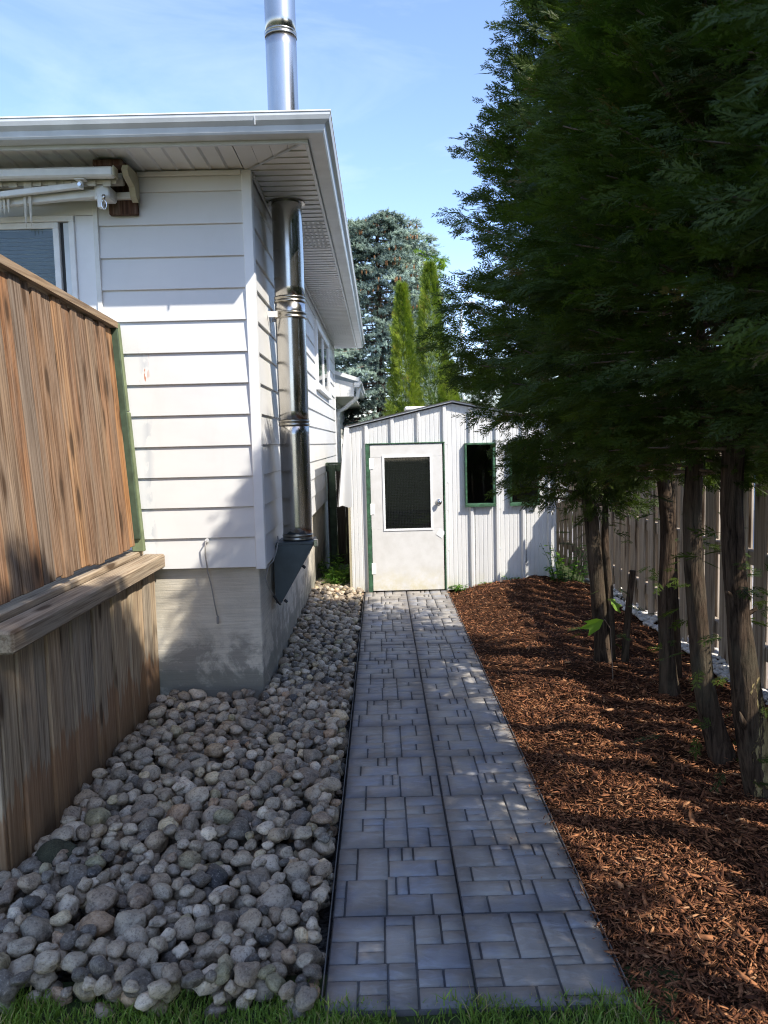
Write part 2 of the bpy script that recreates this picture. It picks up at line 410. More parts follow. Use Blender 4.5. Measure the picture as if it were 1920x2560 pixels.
def paver():
    q = NT('slate_textured_paver')
    X, Y, Z = q.xyz()[:3]
    w = q.noise(1.0, 6, q.co((9, 26, 9), rand=11, rot=(0, 0, .6)), .6, 1.6)
    n = q.noise(4.5, 5, q.co(rand=23)); fine = q.noise(160, 4)
    base = q.mix(q.ramp(n, [(.32, 0), (.68, 1)]), (.29, .265, .23), (.40, .372, .33))
    base = q.mix(q.math('MULTIPLY', q.ramp(w, [(.50, 0), (.68, 1)]), .55), base, (.43, .42, .41))
    ex = q.math('MAXIMUM', q.math('ABSOLUTE', X), q.math('ABSOLUTE', Y))
    edge = q.ramp(q.math('ADD', ex, q.math('MULTIPLY', q.noise(9, 4), .09)), [(.175, 0), (.262, 1)])
    base = q.mix(q.math('MULTIPLY', edge, .65), base, (.15, .133, .12))
    base = q.mix(q.math('MULTIPLY', q.rand(), .35), base, q.mix(1.0, base, (.72, .72, .74), 'MULTIPLY'))
    bl = q.ramp(q.noise(6.0, 2, q.co(rand=71)), [(.46, 0), (.64, .75)])
    base = q.mix(bl, base, q.mix(1.0, base, (.78, .88, 1.10), 'MULTIPLY'))
    groove = q.ramp(Z, [(.0, 1), (.01, 0)])
    deep = q.math('LESS_THAN', Z, -.0045)
    base = q.mix(q.math('MULTIPLY', deep, .62), base, (.035, .034, .036))
    base = q.mix(q.math('MULTIPLY', q.ramp(fine, [(.62, 0), (.75, 1)]), .2), base, (.32, .32, .32))
    q.bump(w, .6, .009); q.bump(fine, .28, .0015); q.bump(n, .3, .008)
    return q.fin(base, .62, 0, .35)
M_PAVER = paver()

def stone(name, src, k=1.0):
    q = NT(name); t = src(q)
    c = q.ramp(t, [(0, (.05, .053, .058)), (.08, (.22, .20, .17)), (.14, (.42, .39, .33)), (.22, (.13, .12, .11)), (.30, (.34, .30, .24)), (.38, (.50, .47, .42)), (.46, (.20, .18, .155)),
                   (.54, (.36, .30, .23)), (.60, (.10, .10, .105)), (.68, (.44, .40, .33)), (.75, (.25, .21, .17)), (.81, (.62, .58, .51)), (.86, (.14, .14, .135)), (.91, (.40, .29, .20)), (.95, (.25, .25, .17)), (1, (.60, .52, .38))])
    n = q.noise(18*k, 7, q.co(rand=50), .72); f = q.noise(95*k, 4, q.co(rand=50), .75)
    c = q.mix(q.ramp(n, [(.38, 0), (.62, .9)]), c, q.mix(1.0, c, (1.45, 1.42, 1.36), 'MULTIPLY'))
    c = q.mix(q.ramp(n, [(.34, .75), (.46, 0)]), c, q.mix(1.0, c, (.55, .50, .45), 'MULTIPLY'))
    c = q.mix(q.ramp(f, [(.36, .9), (.48, 0)]), c, q.mix(1.0, c, (.42, .40, .38), 'MULTIPLY'))
    c = q.mix(q.ramp(f, [(.56, 0), (.68, .6)]), c, (.52, .50, .46))
    q.bump(n, .9, .008); q.bump(f, .6, .002)
    c = q.mix(1.0, c, (.98, .89, .77), 'MULTIPLY')
    return q.fin(c, .5, 0, .5)
M_STONE = stone('river_stone', lambda q: q.rand(), .05)
M_STONES = stone('river_stones', lambda q: q.attr('tint'))
M_MOSS = simple('mossy_stone', (.055, .055, .03), .9, 0, .5, 20, .8)
M_PEBBLE = simple('white_limestone_pebble', (.62, .59, .54), .7, 0, .15, 10)
def mulchmat(name, k=1.0):
    q = NT(name); t = q.attr('tint')
    c = q.ramp(t, [(0, (.05, .02, .011)), (.35, (.23, .09, .042)), (.7, (.43, .19, .085)), (.9, (.56, .32, .165)), (1, (.64, .48, .32))])
    g = q.noise(40, 5, q.co((1, 1, 1)))
    c = q.mix(q.ramp(g, [(.35, .5), (.6, 0)]), c, (.03, .014, .008))
    return q.fin(c, .8, 0, .2)
M_CHIP = mulchmat('cedar_mulch_chip')
def dirt():
    q = NT('mulch_soil'); n = q.noise(55, 7, None, .7)
    c = q.mix(q.ramp(n, [(.35, 0), (.65, 1)]), (.018, .009, .006), (.085, .038, .018)); q.bump(n, 1, .02)
    return q.fin(c, .95, 0, .1)
M_DIRT = dirt()
def groundm():
    q = NT('lawn_ground'); n = q.noise(3, 6); f = q.noise(70, 5)
    c = q.mix(q.ramp(n, [(.35, 0), (.65, 1)]), (.035, .06, .018), (.06, .085, .028))
    c = q.mix(q.ramp(f, [(.4, .6), (.6, 0)]), c, (.05, .04, .025)); q.bump(f, .8, .01)
    return q.fin(c, .95, 0, .1)
M_GROUND = groundm()
def bedm():
    q = NT('gravel_bed_soil'); n = q.noise(60, 6)
    c = q.mix(q.ramp(n, [(.4, 0), (.6, 1)]), (.03, .026, .022), (.13, .12, .105)); q.bump(n, 1, .01)
    return q.fin(c, .95, 0, .1)
M_BED = bedm()
M_ASPHALT = simple('driveway_asphalt', (.34, .33, .33), .9, 0, .2, 60, .3)
M_NEIGH = simple('pale_blue_siding', (.62, .68, .76), .6)
M_BEIGE = simple('beige_siding', (.50, .49, .45), .6, 0, .08)

# ------------------------------------------------------------------ ground
def mh(x, y):
    if x < .704: return .004
    e = min(1.0, max(0.0, (x-.72)/.55))
    e = e*e*(3-2*e)
    n = mn.noise((x*1.7, y*1.7, 3.1))*.06 + mn.noise((x*3.6+9, y*4.5, 7.7))*.045 + mn.noise((x*10, y*12, 1.2))*.018
    far = max(0.0, min(1.0, (x-2.05)/.25))
    return -.022 + e*.075 + n*(.25+.75*e) - far*.05 + .05*max(0, min(1, (y-7)/1.2))*e
g = MB()
g.add([(-300, -60, -.12), (400, -60, -.12), (400, 600, -.12), (-300, 600, -.12)], [(0, 1, 2, 3)])
struct('ground', g, M_GROUND)
# lawn sheet round the lower edge
nx, ny = 60, 70
V = []; T = []
for j in range(ny+1):
    for i in range(nx+1):
        x = -4.5+i*(7.5/nx); y = -4.0+j*(6.32/ny)
        V.append((x, y, -.02+mn.noise((x*2.2, y*2.2, 0))*.012))
for j in range(ny):
    for i in range(nx):
        a = j*(nx+1)+i; T.append((a, a+1, a+nx+2, a+nx+1))
struct('lawn', fastmesh('lawn', V, T, smooth=True), M_GROUND)
# mulch bed sheet
nx, ny = 80, 330
V = []; T = []
for j in range(ny+1):
    for i in range(nx+1):
        x = .718+i*(1.86/nx); y = 1.2+j*(7.33/ny); V.append((x, y, mh(x, y)-.004))
for j in range(ny):
    for i in range(nx):
        a = j*(nx+1)+i; T.append((a, a+1, a+nx+2, a+nx+1))
struct('mulch_bed', fastmesh('mulch_bed', V, T, smooth=True), M_DIRT)
# neighbour's driveway
g = MB(); g.box(2.62, 9.5, -6, 30, -.10, -.03); struct('driveway', g, M_ASPHALT)

# ------------------------------------------------------------------ path of moulded slabs
S = .457; PX0, PY0 = -.208, 8.53
path = bpy.data.objects.new('path', None)
pm = MB(); pm.box(PX0-.01, PX0+2*S+.012, 2.0, PY0+.0, -.10, -.052)
path = struct('path', pm, M_BED)
PAT1 = [(0, 0, .19, .40), (0, .40, .19, .57), (.19, 0, .28, .19), (.28, 0, .47, .19), (.19, .19, .47, .57), (.47, 0, .66, .08), (.47, .08, .66, .35), (.66, 0, 1, .35),
        (.47, .35, .87, .57), (.87, .35, 1, .57), (0, .57, .09, .79), (0, .79, .09, 1), (.09, .57, .39, 1), (.39, .57, .485, .78), (.485, .57, .58, .78), (.58, .57, 1, .78), (.39, .78, .79, 1), (.79, .78, 1, 1)]
PAT2 = [(0, 0, .24, .09), (.24, 0, .49, .09), (0, .09, .49, .42), (.49, 0, .74, .17), (.74, 0, 1, .17), (.49, .17, 1, .44), (0, .42, .27, .78), (0, .78, .27, 1), (.27, .42, .53, .50), (.27, .50, .53, .60),
        (.27, .60, .53, 1), (.53, .44, .78, .85), (.53, .85, .78, 1), (.78, .44, 1, .56), (.78, .56, 1, .66), (.78, .66, 1, 1)]
PAT3 = [(0, 0, .40, .30), (0, .30, .20, .55), (.20, .30, .40, .42), (.20, .42, .40, .55), (.40, 0, .62, .12), (.40, .12, .62, .55), (.62, 0, .82, .35), (.82, 0, 1, .20), (.82, .20, 1, .35), (.62, .35, 1, .62),
        (0, .55, .42, .72), (.42, .55, .62, .72), (0, .72, .22, 1), (.22, .72, .42, .86), (.22, .86, .42, 1), (.42, .72, .62, 1), (.62, .62, .80, .80), (.80, .62, 1, .80), (.62, .80, 1, 1)]
def slab_mesh(pat, rot, mir, seed):
    mb = MB(); hs = S/2-.0016; gw = .0024
    mb.box(-hs, hs, -hs, hs, -.048, -.0085, .0)
    for (a, b, c, d) in pat:
        pts = []
        for (u, v) in ((a, b), (c, d)):
            if mir: u = 1-u
            for _ in range(rot): u, v = v, 1-u
            pts.append((u-.5, .5-v))
        x0, x1 = sorted((pts[0][0], pts[1][0])); y0, y1 = sorted((pts[0][1], pts[1][1]))
        x0, x1, y0, y1 = [q*2*hs for q in (x0, x1, y0, y1)]
        x0 += gw; x1 -= gw; y0 += gw; y1 -= gw
        nu = max(2, int((x1-x0)/.03)); nv = max(2, int((y1-y0)/.03)); base = len(mb.v)
        tl = (random.random()-.5)*.0016
        lx = [x0, x0+.003]+[x0+.003+(x1-x0-.006)*k/nu for k in range(1, nu)]+[x1-.003, x1]
        ly = [y0, y0+.003]+[y0+.003+(y1-y0-.006)*k/nv for k in range(1, nv)]+[y1-.003, y1]
        W = len(lx)
        for j, y in enumerate(ly):
            for i, x in enumerate(lx):
                edge = i in (0, W-1) or j in (0, len(ly)-1)
                wob = mn.noise((x*70+seed*9, y*70, 2))*.0013 if edge else 0
                z = mn.noise((x*26+seed*5, y*26, seed))*.0022 + tl
                mb.v.append((x+wob, y+wob, -.0084 if edge else z))
        for j in range(len(ly)-1):
            for i in range(W-1):
                k = base+j*W+i; mb.f.append((k, k+1, k+W+1, k+W))
    me = mb.mesh('paving_slab', True)
    me.materials.append(M_PAVER)
    return me
slabs = [slab_mesh(p, r, mi, i) for i, (p, r, mi) in enumerate([(PAT1, 0, 0), (PAT2, 1, 0), (PAT1, 2, 1), (PAT3, 0, 0), (PAT1, 2, 0), (PAT2, 3, 1), (PAT1, 0, 1), (PAT3, 2, 1), (PAT1, 1, 0)])]
for k in range(14):
    for c in (0, 1):
        o = bpy.data.objects.new('paving_slab', slabs[(k*2+c*5+(k//3)) % 9]); COL.objects.link(o); o.parent = path
        o.location = (PX0+S*(c+.5)+random.uniform(-.001, .001), PY0-S*(k+.5), random.uniform(-.0015, .0015))
        o.rotation_euler = (random.uniform(-.002, .002), random.uniform(-.002, .002), random.uniform(-.003, .003))
for sx in (PX0-.010, PX0+2*S+.004):
    e = MB(); e.box(sx, sx+.004, 2.05, 8.5, -.06, -.004, .001)
    part('edging_strip', e, M_EDGE, path)

# ------------------------------------------------------------------ river stones
ico = {}
def icos(sub):
    if sub not in ico:
        bm = bmesh.new(); bmesh.ops.create_icosphere(bm, subdivisions=sub, radius=1)
        ico[sub] = (np.array([v.co[:] for v in bm.verts]), np.array([[v.index for v in f.verts] for f in bm.faces])); bm.free()
    return ico[sub]
def stone_shape(sub, seed, amp=.22):
    V, T = icos(sub); V = V.copy(); out = []
    pl = [(Vector((mn.noise((seed*3.3, k*7.1, 1)), mn.noise((seed*5.7, k*3.3, 8)), mn.noise((seed*1.9, k*5.2, 4)))).normalized(), .72+.2*((seed*.37+k*.31) % 1)) for k in range(4)]
    for p in V:
        p = Vector(p); n = p.copy()
        r = 1+amp*mn.noise(n*1.1+Vector((seed*7, 0, 0)))*1.6+amp*.35*mn.noise(n*2.7+Vector((0, seed*5, 0)))
        q = n*r
        if seed % 3 != 0:
            for d, c in pl:
                h = q.dot(d)
                if h > c: q -= d*(h-c)*.75
        out.append(q)
    return np.array([v[:] for v in out]), T
G = .01
gx0, gx1, gy0, gy1 = -2.6, -.2, 1.95, 9.1
NX, NY = int((gx1-gx0)/G), int((gy1-gy0)/G)
xs = gx0+(np.arange(NX)+.5)*G; ys = gy0+(np.arange(NY)+.5)*G
XX, YY = np.meshgrid(xs, ys, indexing='ij')
Hh = -.085+.03*np.clip((-.75-XX)/.6, 0, 1)+.03*np.exp(-((XX+.80)/.2)**2)*(YY > 4.7)
Hh += .012*np.sin(XX*9+YY*4)+.012*np.sin(YY*7-XX*3)
ok = (XX < PX0-.004)
ok &= ~((XX < -1.42) & (YY > 2.83)) & ~((XX < -.79) & (YY > 4.83)) & (YY > 2.12-.05*(XX+.3)+.035*np.sin(XX*11)+.025*np.sin(XX*29))
ok &= ~((YY > 8.5) & (XX > -.33))
Hh[~ok] = 1.0
stones = []
fails = 0
def capz(x, y): return .034+.035*min(1, max(0, (-.35-x)/.5))+(.03 if y < 4.9 and y > 3 else 0)
for it in range(7600):
    y_rel = it % 4
    big = rng.random()
    best = None
    a = (.026+.034*rng.random()**1.6)
    if big > .93: a *= 1.45
    b = a*(.68+.3*rng.random()); c = a*(.55+.33*rng.random())
    if it % 4 == 3: a *= .74; b *= .74; c *= .74
    yaw = rng.random()*PI
    ca, sa = math.cos(yaw), math.sin(yaw)
    R_ = int(a/G)+1
    dx = np.arange(-R_, R_+1)*G; DX, DY = np.meshgrid(dx, dx, indexing='ij')
    u = (DX*ca+DY*sa)/a; v = (-DX*sa+DY*ca)/b; rr = 1-u*u-v*v
    msk = rr > .04; hz = c*np.sqrt(np.clip(rr, 0, 1))
    for k in range(7):
        i = rng.integers(R_, NX-R_-1); j = int(R_+(NY-2*R_-2)*rng.random()**1.15)
        if not ok[i, j]: continue
        H_ = Hh[i-R_:i+R_+1, j-R_:j+R_+1]
        z = float(np.max(np.where(msk, H_-(-hz), -9)))
        z = float(np.partition((H_+hz)[msk], -3)[-3])
        if best is None or z+c*.3 < best[0]: best = (z+c*.3, z, i, j)
    if best is None: continue
    _, z, i, j = best
    x = xs[i]; y = ys[j]
    if z+c > capz(x, y)+.045: fails += 1; continue
    z -= c*.05
    sub = Hh[i-R_:i+R_+1, j-R_:j+R_+1]
    sub[msk] = np.maximum(sub[msk], z+hz[msk])
    stones.append([x, y, z, a, b, c, yaw, rng.uniform(-.35, .35), rng.uniform(-.35, .35), rng.random(), i, j])
bed = MB()
bed.box(-2.6, PX0-.012, 2.02, 9.3, -.16, -.10)
V = []; T = []
st = 5
ii = range(0, NX, st); jj = range(0, NY, st)
gravel = struct('gravel_bed', bed, M_BED)
var3 = [stone_shape(3, s_+1) for s_ in range(16)]; var2 = [stone_shape(2, s_+1) for s_ in range(12)]
def smat(s_):
    x, y, z, a, b, c, yaw, tx, ty = s_[:9]
    return Matrix.Translation((x, y, z)) @ Matrix.Rotation(tx, 4, 'X') @ Matrix.Rotation(ty, 4, 'Y') @ Matrix.Rotation(yaw, 4, 'Z') @ Matrix.Diagonal((a*1.04, b*1.04, c*1.04, 1))
vis = []
for k, s_ in enumerate(stones):
    top = s_[2]+s_[5]
    v_ = top > Hh[s_[10], s_[11]]-.008
    inframe = abs(s_[0])/max(.1, s_[1]) < .53
    vis.append((-(s_[3]/s_[1]) if v_ and inframe else 1, k))
vis.sort(); near = set(k for _, k in vis[:300])
smeshes = [fastmesh('stone', V_, T_, smooth=True) for V_, T_ in var3]
for me in smeshes: me.materials.append(M_STONE)
AV = []; AT = []; AC = []; off = 0
for k, s_ in enumerate(stones):
    Mx = smat(s_)
    if k in near:
        o = bpy.data.objects.new('stone', smeshes[k % 16]); COL.objects.link(o); o.matrix_world = Mx; o.parent = gravel
    else:
        if s_[1] < 5: V_, T_ = var3[k % 16]
        else: V_, T_ = var2[k % 12]
        A = np.array(Mx)
        AV.append(V_ @ A[:3, :3].T + A[:3, 3]); AT.append(T_+off); AC.append(np.full(len(V_), s_[9])); off += len(V_)
o = link('stones', fastmesh('stones', np.concatenate(AV), np.concatenate(AT), np.concatenate(AC), True), M_STONES, gravel); o['kind'] = 'stuff'
# one big mossy boulder
me = fastmesh('mossy_stone', *stone_shape(4, 5, .25), smooth=True)
o = link('stone', me, M_MOSS, gravel); o.matrix_world = Matrix.Translation((-1.31, 2.93, .05)) @ Matrix.Rotation(.4, 4, 'Z') @ Matrix.Diagonal((.088, .075, .07, 1)); o['label'] = 'large dark mossy stone by the deck corner'
print('stones', len(stones), 'fails', fails)

# ------------------------------------------------------------------ mulch chips
def chips(n, y0, y1, smin, smax, seed, xr=(.70, 2.5), wide=1.0):
    r = np.random.default_rng(seed)
    x = r.uniform(*xr, n); y = y0+(y1-y0)*r.random(n)
    z = np.array([mh(a, b) for a, b in zip(x, y)])+r.random(n)*.010
    L_ = r.uniform(smin, smax, n)*(.6+.8*r.random(n)**2); W_ = L_*r.uniform(.06, .24, n)*wide; Hh_ = W_*.35
    yaw = r.random(n)*2*PI; pit = r.normal(0, .28, n); rol = r.normal(0, .5, n)
    base = np.array([(-1, 0, 0), (-.55, .8, .1), (-.5, -.9, .0), (.6, .9, 0), (.5, -.75, .1), (1, 0, 0), (0, 0, 1), (0, 0, -1)], float)*.5
    tri = np.array([(0, 2, 6), (2, 4, 6), (4, 5, 6), (5, 3, 6), (3, 1, 6), (1, 0, 6), (0, 7, 2), (5, 4, 7), (5, 7, 3), (1, 7, 0)])
    V = base[None]*np.stack([L_, W_, Hh_], -1)[:, None]
    V[:, :, 0] += (r.random((n, 8))-.5)*.004; V[:, :, 1] += (r.random((n, 8))-.5)*.003
    cp, sp_ = np.cos(pit), np.sin(pit); cr, sr = np.cos(rol), np.sin(rol); cy, sy = np.cos(yaw), np.sin(yaw)
    def rot(V, c, s, a, b):
        A = V[:, :, a]*c[:, None]-V[:, :, b]*s[:, None]; B = V[:, :, a]*s[:, None]+V[:, :, b]*c[:, None]
        V[:, :, a] = A; V[:, :, b] = B
    rot(V, cr, sr, 1, 2); rot(V, cp, sp_, 0, 2); rot(V, cy, sy, 0, 1)
    V += np.stack([x, y, z], -1)[:, None]
    T = tri[None]+(np.arange(n)*8)[:, None, None]
    t = np.clip(r.beta(1.5, 2.0, n)*.95, 0, 1)
    return V.reshape(-1, 3), T.reshape(-1, 3), np.repeat(t, 8)
CH = [chips(36000, 1.5, 3.3, .014, .052, 1), chips(22000, 3.3, 5.0, .017, .055, 2), chips(18000, 5.0, 8.5, .022, .06, 3), chips(3200, 1.5, 5.0, .04, .085, 7, (.75, 2.3), 1.25), chips(90, 2.3, 8.0, .008, .022, 11, (.50, .70)), chips(160, 2.2, 8.3, .008, .028, 12, (.66, .703)), chips(500, 2.05, 8.3, .01, .03, 5, (.69, .76))]
off = 0; VV = []; TT = []; CC = []
for V_, T_, c_ in CH: VV.append(V_); TT.append(T_+off); CC.append(c_); off += len(V_)
o = link('mulch', fastmesh('mulch', np.concatenate(VV), np.concatenate(TT), np.concatenate(CC)), M_CHIP)
tag(o, 'reddish brown shredded cedar mulch spread under the hedge beside the path', 'mulch', kind='stuff')

# white limestone pebbles against the fence
AV = []; AT = []; AC = []; off = 0
for k in range(2200):
    V_, T_ = icos(1) if k % 3 else icos(2)
    x = 2.24+abs(rng.normal(0, .13)); y = rng.uniform(2.6, 8.6); a = rng.uniform(.014, .03)
    if x > 2.75: continue
    A = np.array(Matrix.Translation((x, y, mh(x, y)+.028+rng.random()*.015)) @ Matrix.Rotation(rng.random()*6, 4, 'Z') @ Matrix.Diagonal((a, a*.8, a*.6, 1)))
    AV.append(V_ @ A[:3, :3].T + A[:3, 3]); AT.append(T_+off); off += len(V_)
o = link('pebbles', fastmesh('pebbles', np.concatenate(AV), np.concatenate(AT), None, True), M_PEBBLE)
tag(o, 'white limestone pebbles spread along the foot of the board fence', 'pebbles', kind='stuff')

# ------------------------------------------------------------------ grass
def grass(n, x0, x1, y0, y1, h0, h1, seed, lim=None):
    r = np.random.default_rng(seed)
    x = r.uniform(x0, x1, n); y = r.uniform(y0, y1, n)
    if lim is not None:
        keep = lim(x, y, r); x = x[keep]; y = y[keep]; n = len(x)
    h = r.uniform(h0, h1, n)*(.6+.5*np.sin(x*7+y*3)**2); w = r.uniform(.0014, .003, n); a = r.random(n)*2*PI; ln = r.uniform(.1, .9, n)*h
    dx, dy = np.cos(a), np.sin(a); b = r.random(n)*2*PI; ex, ey = np.cos(b), np.sin(b)
    P = np.zeros((n, 7, 3)); z0 = -.022
    for k, (t, ww) in enumerate([(0, 1), (.4, .9), (.75, .6)]):
        cx = x+ex*ln*t*t; cy = y+ey*ln*t*t; cz = z0+h*t*(1-.25*t*ln/h)
        P[:, 2*k] = np.stack([cx-dx*w*ww, cy-dy*w*ww, cz], -1); P[:, 2*k+1] = np.stack([cx+dx*w*ww, cy+dy*w*ww, cz], -1)
    P[:, 6] = np.stack([x+ex*ln, y+ey*ln, z0+h*(1-.25*ln/h)], -1)
    tri = np.array([(0, 1, 3), (0, 3, 2), (2, 3, 5), (2, 5, 4), (4, 5, 6)])
    T = tri[None]+(np.arange(n)*7)[:, None, None]
    t = np.where(r.random(n) < .09, 1.0, np.clip(r.beta(2, 2, n)*.9, 0, .9))
    return P.reshape(-1, 3), T.reshape(-1, 3), np.repeat(t, 7)
def dens(x, y, r):
    bare = (np.sin(x*5.1+1.1)+np.sin(y*9+x*13)*.6) > 1.05
    onpath = (x > PX0-.02) & (x < PX0+2*S+.04)
    lim = np.where(onpath, 2.175, np.where(x > .74, 2.02, 2.20-.05*(x+.3)+.03*np.sin(x*17)))
    return (y < lim) & (~bare | (r.random(len(x)) < .15)) & ~((x > .78) & (y > 1.75+.2*np.sin(x*8)))
A1 = grass(34000, -1.7, 1.25, 1.68, 2.32, .026, .062, 4, dens)
A2 = grass(9000, -3.0, 1.2, -1.0, 1.7, .03, .07, 8)
V_ = np.concatenate([A1[0], A2[0]]); T_ = np.concatenate([A1[1], A2[1]+len(A1[0])]); c_ = np.concatenate([A1[2], A2[2]])
o = link('grass', fastmesh('grass', V_, T_, c_), M_GRASS); tag(o, 'short green lawn grass growing at the end of the path', 'grass', kind='stuff')

# ------------------------------------------------------------------ house
HX, HY = -.755, 4.85; HZ0 = .89; SOF = 3.30; HYE = 13.3; EX = .0
house = thing('house', (-3, 9, 0), 'white house with lap siding, deep soffits and a concrete foundation left of the path', 'house')
EXP = .191
WX = -1.665   # right edge of the window bay
k = 0; z = HZ0
while z < SOF-.01:
    z1 = min(z+EXP, SOF)
    q_ = MB(); dz = z1-z
    t_top = .016-.014*dz/EXP
    # front plank: profile in (y,z), y towards the camera is smaller
    q_.prism([(HY+.004, z), (HY-.013, z), (HY-.016, z+.003), (HY-.016+.014*dz/EXP, z1), (HY+.004, z1)], 0, WX, HX-.036)
    part('siding_plank', q_, M_SIDING, house)
    q_ = MB()
    q_.prism([(HX-.004, z), (HX+.013, z), (HX+.016, z+.003), (HX+.016-.014*dz/EXP, z1), (HX-.004, z1)], 1, HY+.036, HYE)
    # prism on axis 1 uses (u,w,v) -> x,z
    part('siding_plank', q_, M_SIDING, house)
    if z1 < 2.2 and z < 3.2:
        q_ = MB(); q_.prism([(HY+.004, z), (HY-.013, z), (HY-.016, z+.003), (HY-.002, z1), (HY+.004, z1)], 0, -6.5, -3.35)
    z = z1
# body behind the cladding
q_ = MB(); q_.box(-7.0, HX-.01, HY+.006, HYE-.02, .893, SOF+.1)
part('wall_core', q_, M_TRIM, house)
q_ = MB(); q_.box(HX-.040, HX+.022, HY-.024, HY+.040, HZ0-.012, SOF, .004); part('corner_trim', q_, M_TRIM, house)
q_ = MB(); q_.box(HX-.02, HX+.022, HYE-.05, HYE+.01, HZ0-.012, SOF, .003); part('corner_trim', q_, M_TRIM, house)
q_ = MB(); q_.box(WX-.030, WX, HY-.026, HY+.01, HZ0, SOF, .003); part('corner_trim', q_, M_ALU, house)
q_ = MB(); q_.box(-7.0, HX-.028, HY+.032, HYE-.06, -.4, .895, .006); part('foundation', q_, M_CONC, house)
# flat panels round the window
q_ = MB(); q_.box(-1.808, WX-.030, HY-.014, HY+.006, HZ0, 3.055, .002); part('wall_panel', q_, M_TRIM, house)
q_ = MB(); q_.box(-6.5, WX-.030, HY-.014, HY+.006, 3.057, SOF, .002); part('wall_panel', q_, M_SOFFIT, house)
q_ = MB(); q_.box(-6.5, -3.35, HY-.014, HY+.006, HZ0, 3.055, .002); part('wall_panel', q_, M_TRIM, house)
q_ = MB(); q_.box(-3.35, -1.808, HY-.014, HY+.006, HZ0, 1.85, .002); part('wall_panel', q_, M_TRIM, house)
# front window
w0 = MB(); ZT, ZB, XR, XL = 3.055, 1.85, -1.808, -3.35
def ringframe(mb, x0, x1, z0, z1, y0, y1, w, b=.003):
    mb.box(x0, x1, y0, y1, z1-w, z1, b); mb.box(x0, x1, y0, y1, z0, z0+w, b)
    mb.box(x0, x0+w, y0, y1, z0+w, z1-w, b); mb.box(x1-w, x1, y0, y1, z0+w, z1-w, b)
ringframe(w0, XL, XR, ZB, ZT, HY-.032, HY+.004, .034)
win = part('window', w0, M_WHITE, house)
q_ = MB(); ringframe(q_, XL+.036, -1.905, ZB+.036, ZT-.036, HY-.024, HY+.003, .036); part('sash', q_, M_WHITE, win)
q_ = MB(); q_.box(-1.878, XR-.036, HY-.018, HY+.003, ZB+.036, ZT-.04, .002); part('screen_track', q_, M_GUTTER, win)
q_ = MB(); q_.box(-1.903, -1.880, HY+.0, HY+.004, ZB+.036, ZT-.036); part('shadow_gap', q_, M_DARK, win)
q_ = MB()
for i in range(46):
    zz_ = ZT-.12-i*.0235
    q_.box(XL+.074, -1.942, HY-.004+.0, HY+.004, zz_, zz_+.0185, 0)
q_.box(XL+.074, -1.942, HY-.005, HY+.004, ZT-.118, ZT-.080, 0)
o = part('blind', q_, M_BLIND, win)
q_ = MB(); q_.box(XL+.072, -1.941, HY-.014, HY-.012, ZB+.072, ZT-.072); part('pane', q_, M_GLASS, win)
# small side window
def sidewin(y0, y1, z0, z1):
    q_ = MB()
    def b(a0, a1, c0, c1, x0=HX+.0, x1=HX+.045, bb=.004): q_.box(x0, x1, a0, a1, c0, c1, bb)
    w = .075
    b(y0, y1, z1-w, z1); b(y0, y1, z0, z0+w, x1=HX+.06); b(y0, y0+w, z0+w, z1-w); b(y1-w, y1, z0+w, z1-w)
    wi = part('window', q_, M_WHITE, house)
    q_ = MB(); ym = (y0+y1)/2; q_.box(HX+.018, HX+.038, ym-.025, ym+.025, z0+w, z1-w, .003); part('sash', q_, M_WHITE, wi)
    q_ = MB(); q_.box(HX+.020, HX+.024, y0+w, y1-w, z0+w, z1-w); part('pane', q_, M_GLASS, wi)
    q_ = MB()
    for i in range(int((z1-z0-.2)/.03)): q_.box(HX+.0165, HX+.0185, y0+w, y1-w, z0+.1+i*.03, z0+.122+i*.03)
    part('blind', q_, M_BLIND, wi)
sidewin(9.35, 11.6, 2.30, 3.12)
# soffit panels
FY, FX = 4.43, -.372          # inner faces of the fascia
P = .1
def soffit_front(xa, xb, ya, yb):
    q_ = MB()
    q_.prism([(xa, SOF+.0), (xa+.012, SOF+.010), (xb, SOF+.006), (xb, SOF+.014), (xa, SOF+.014)], 1, ya, yb); part('soffit_panel', q_, M_SOFFIT, house)
x = HX-.02
while x > -6.5:
    soffit_front(x-P, x-.004, FY, HY-.006); x -= P
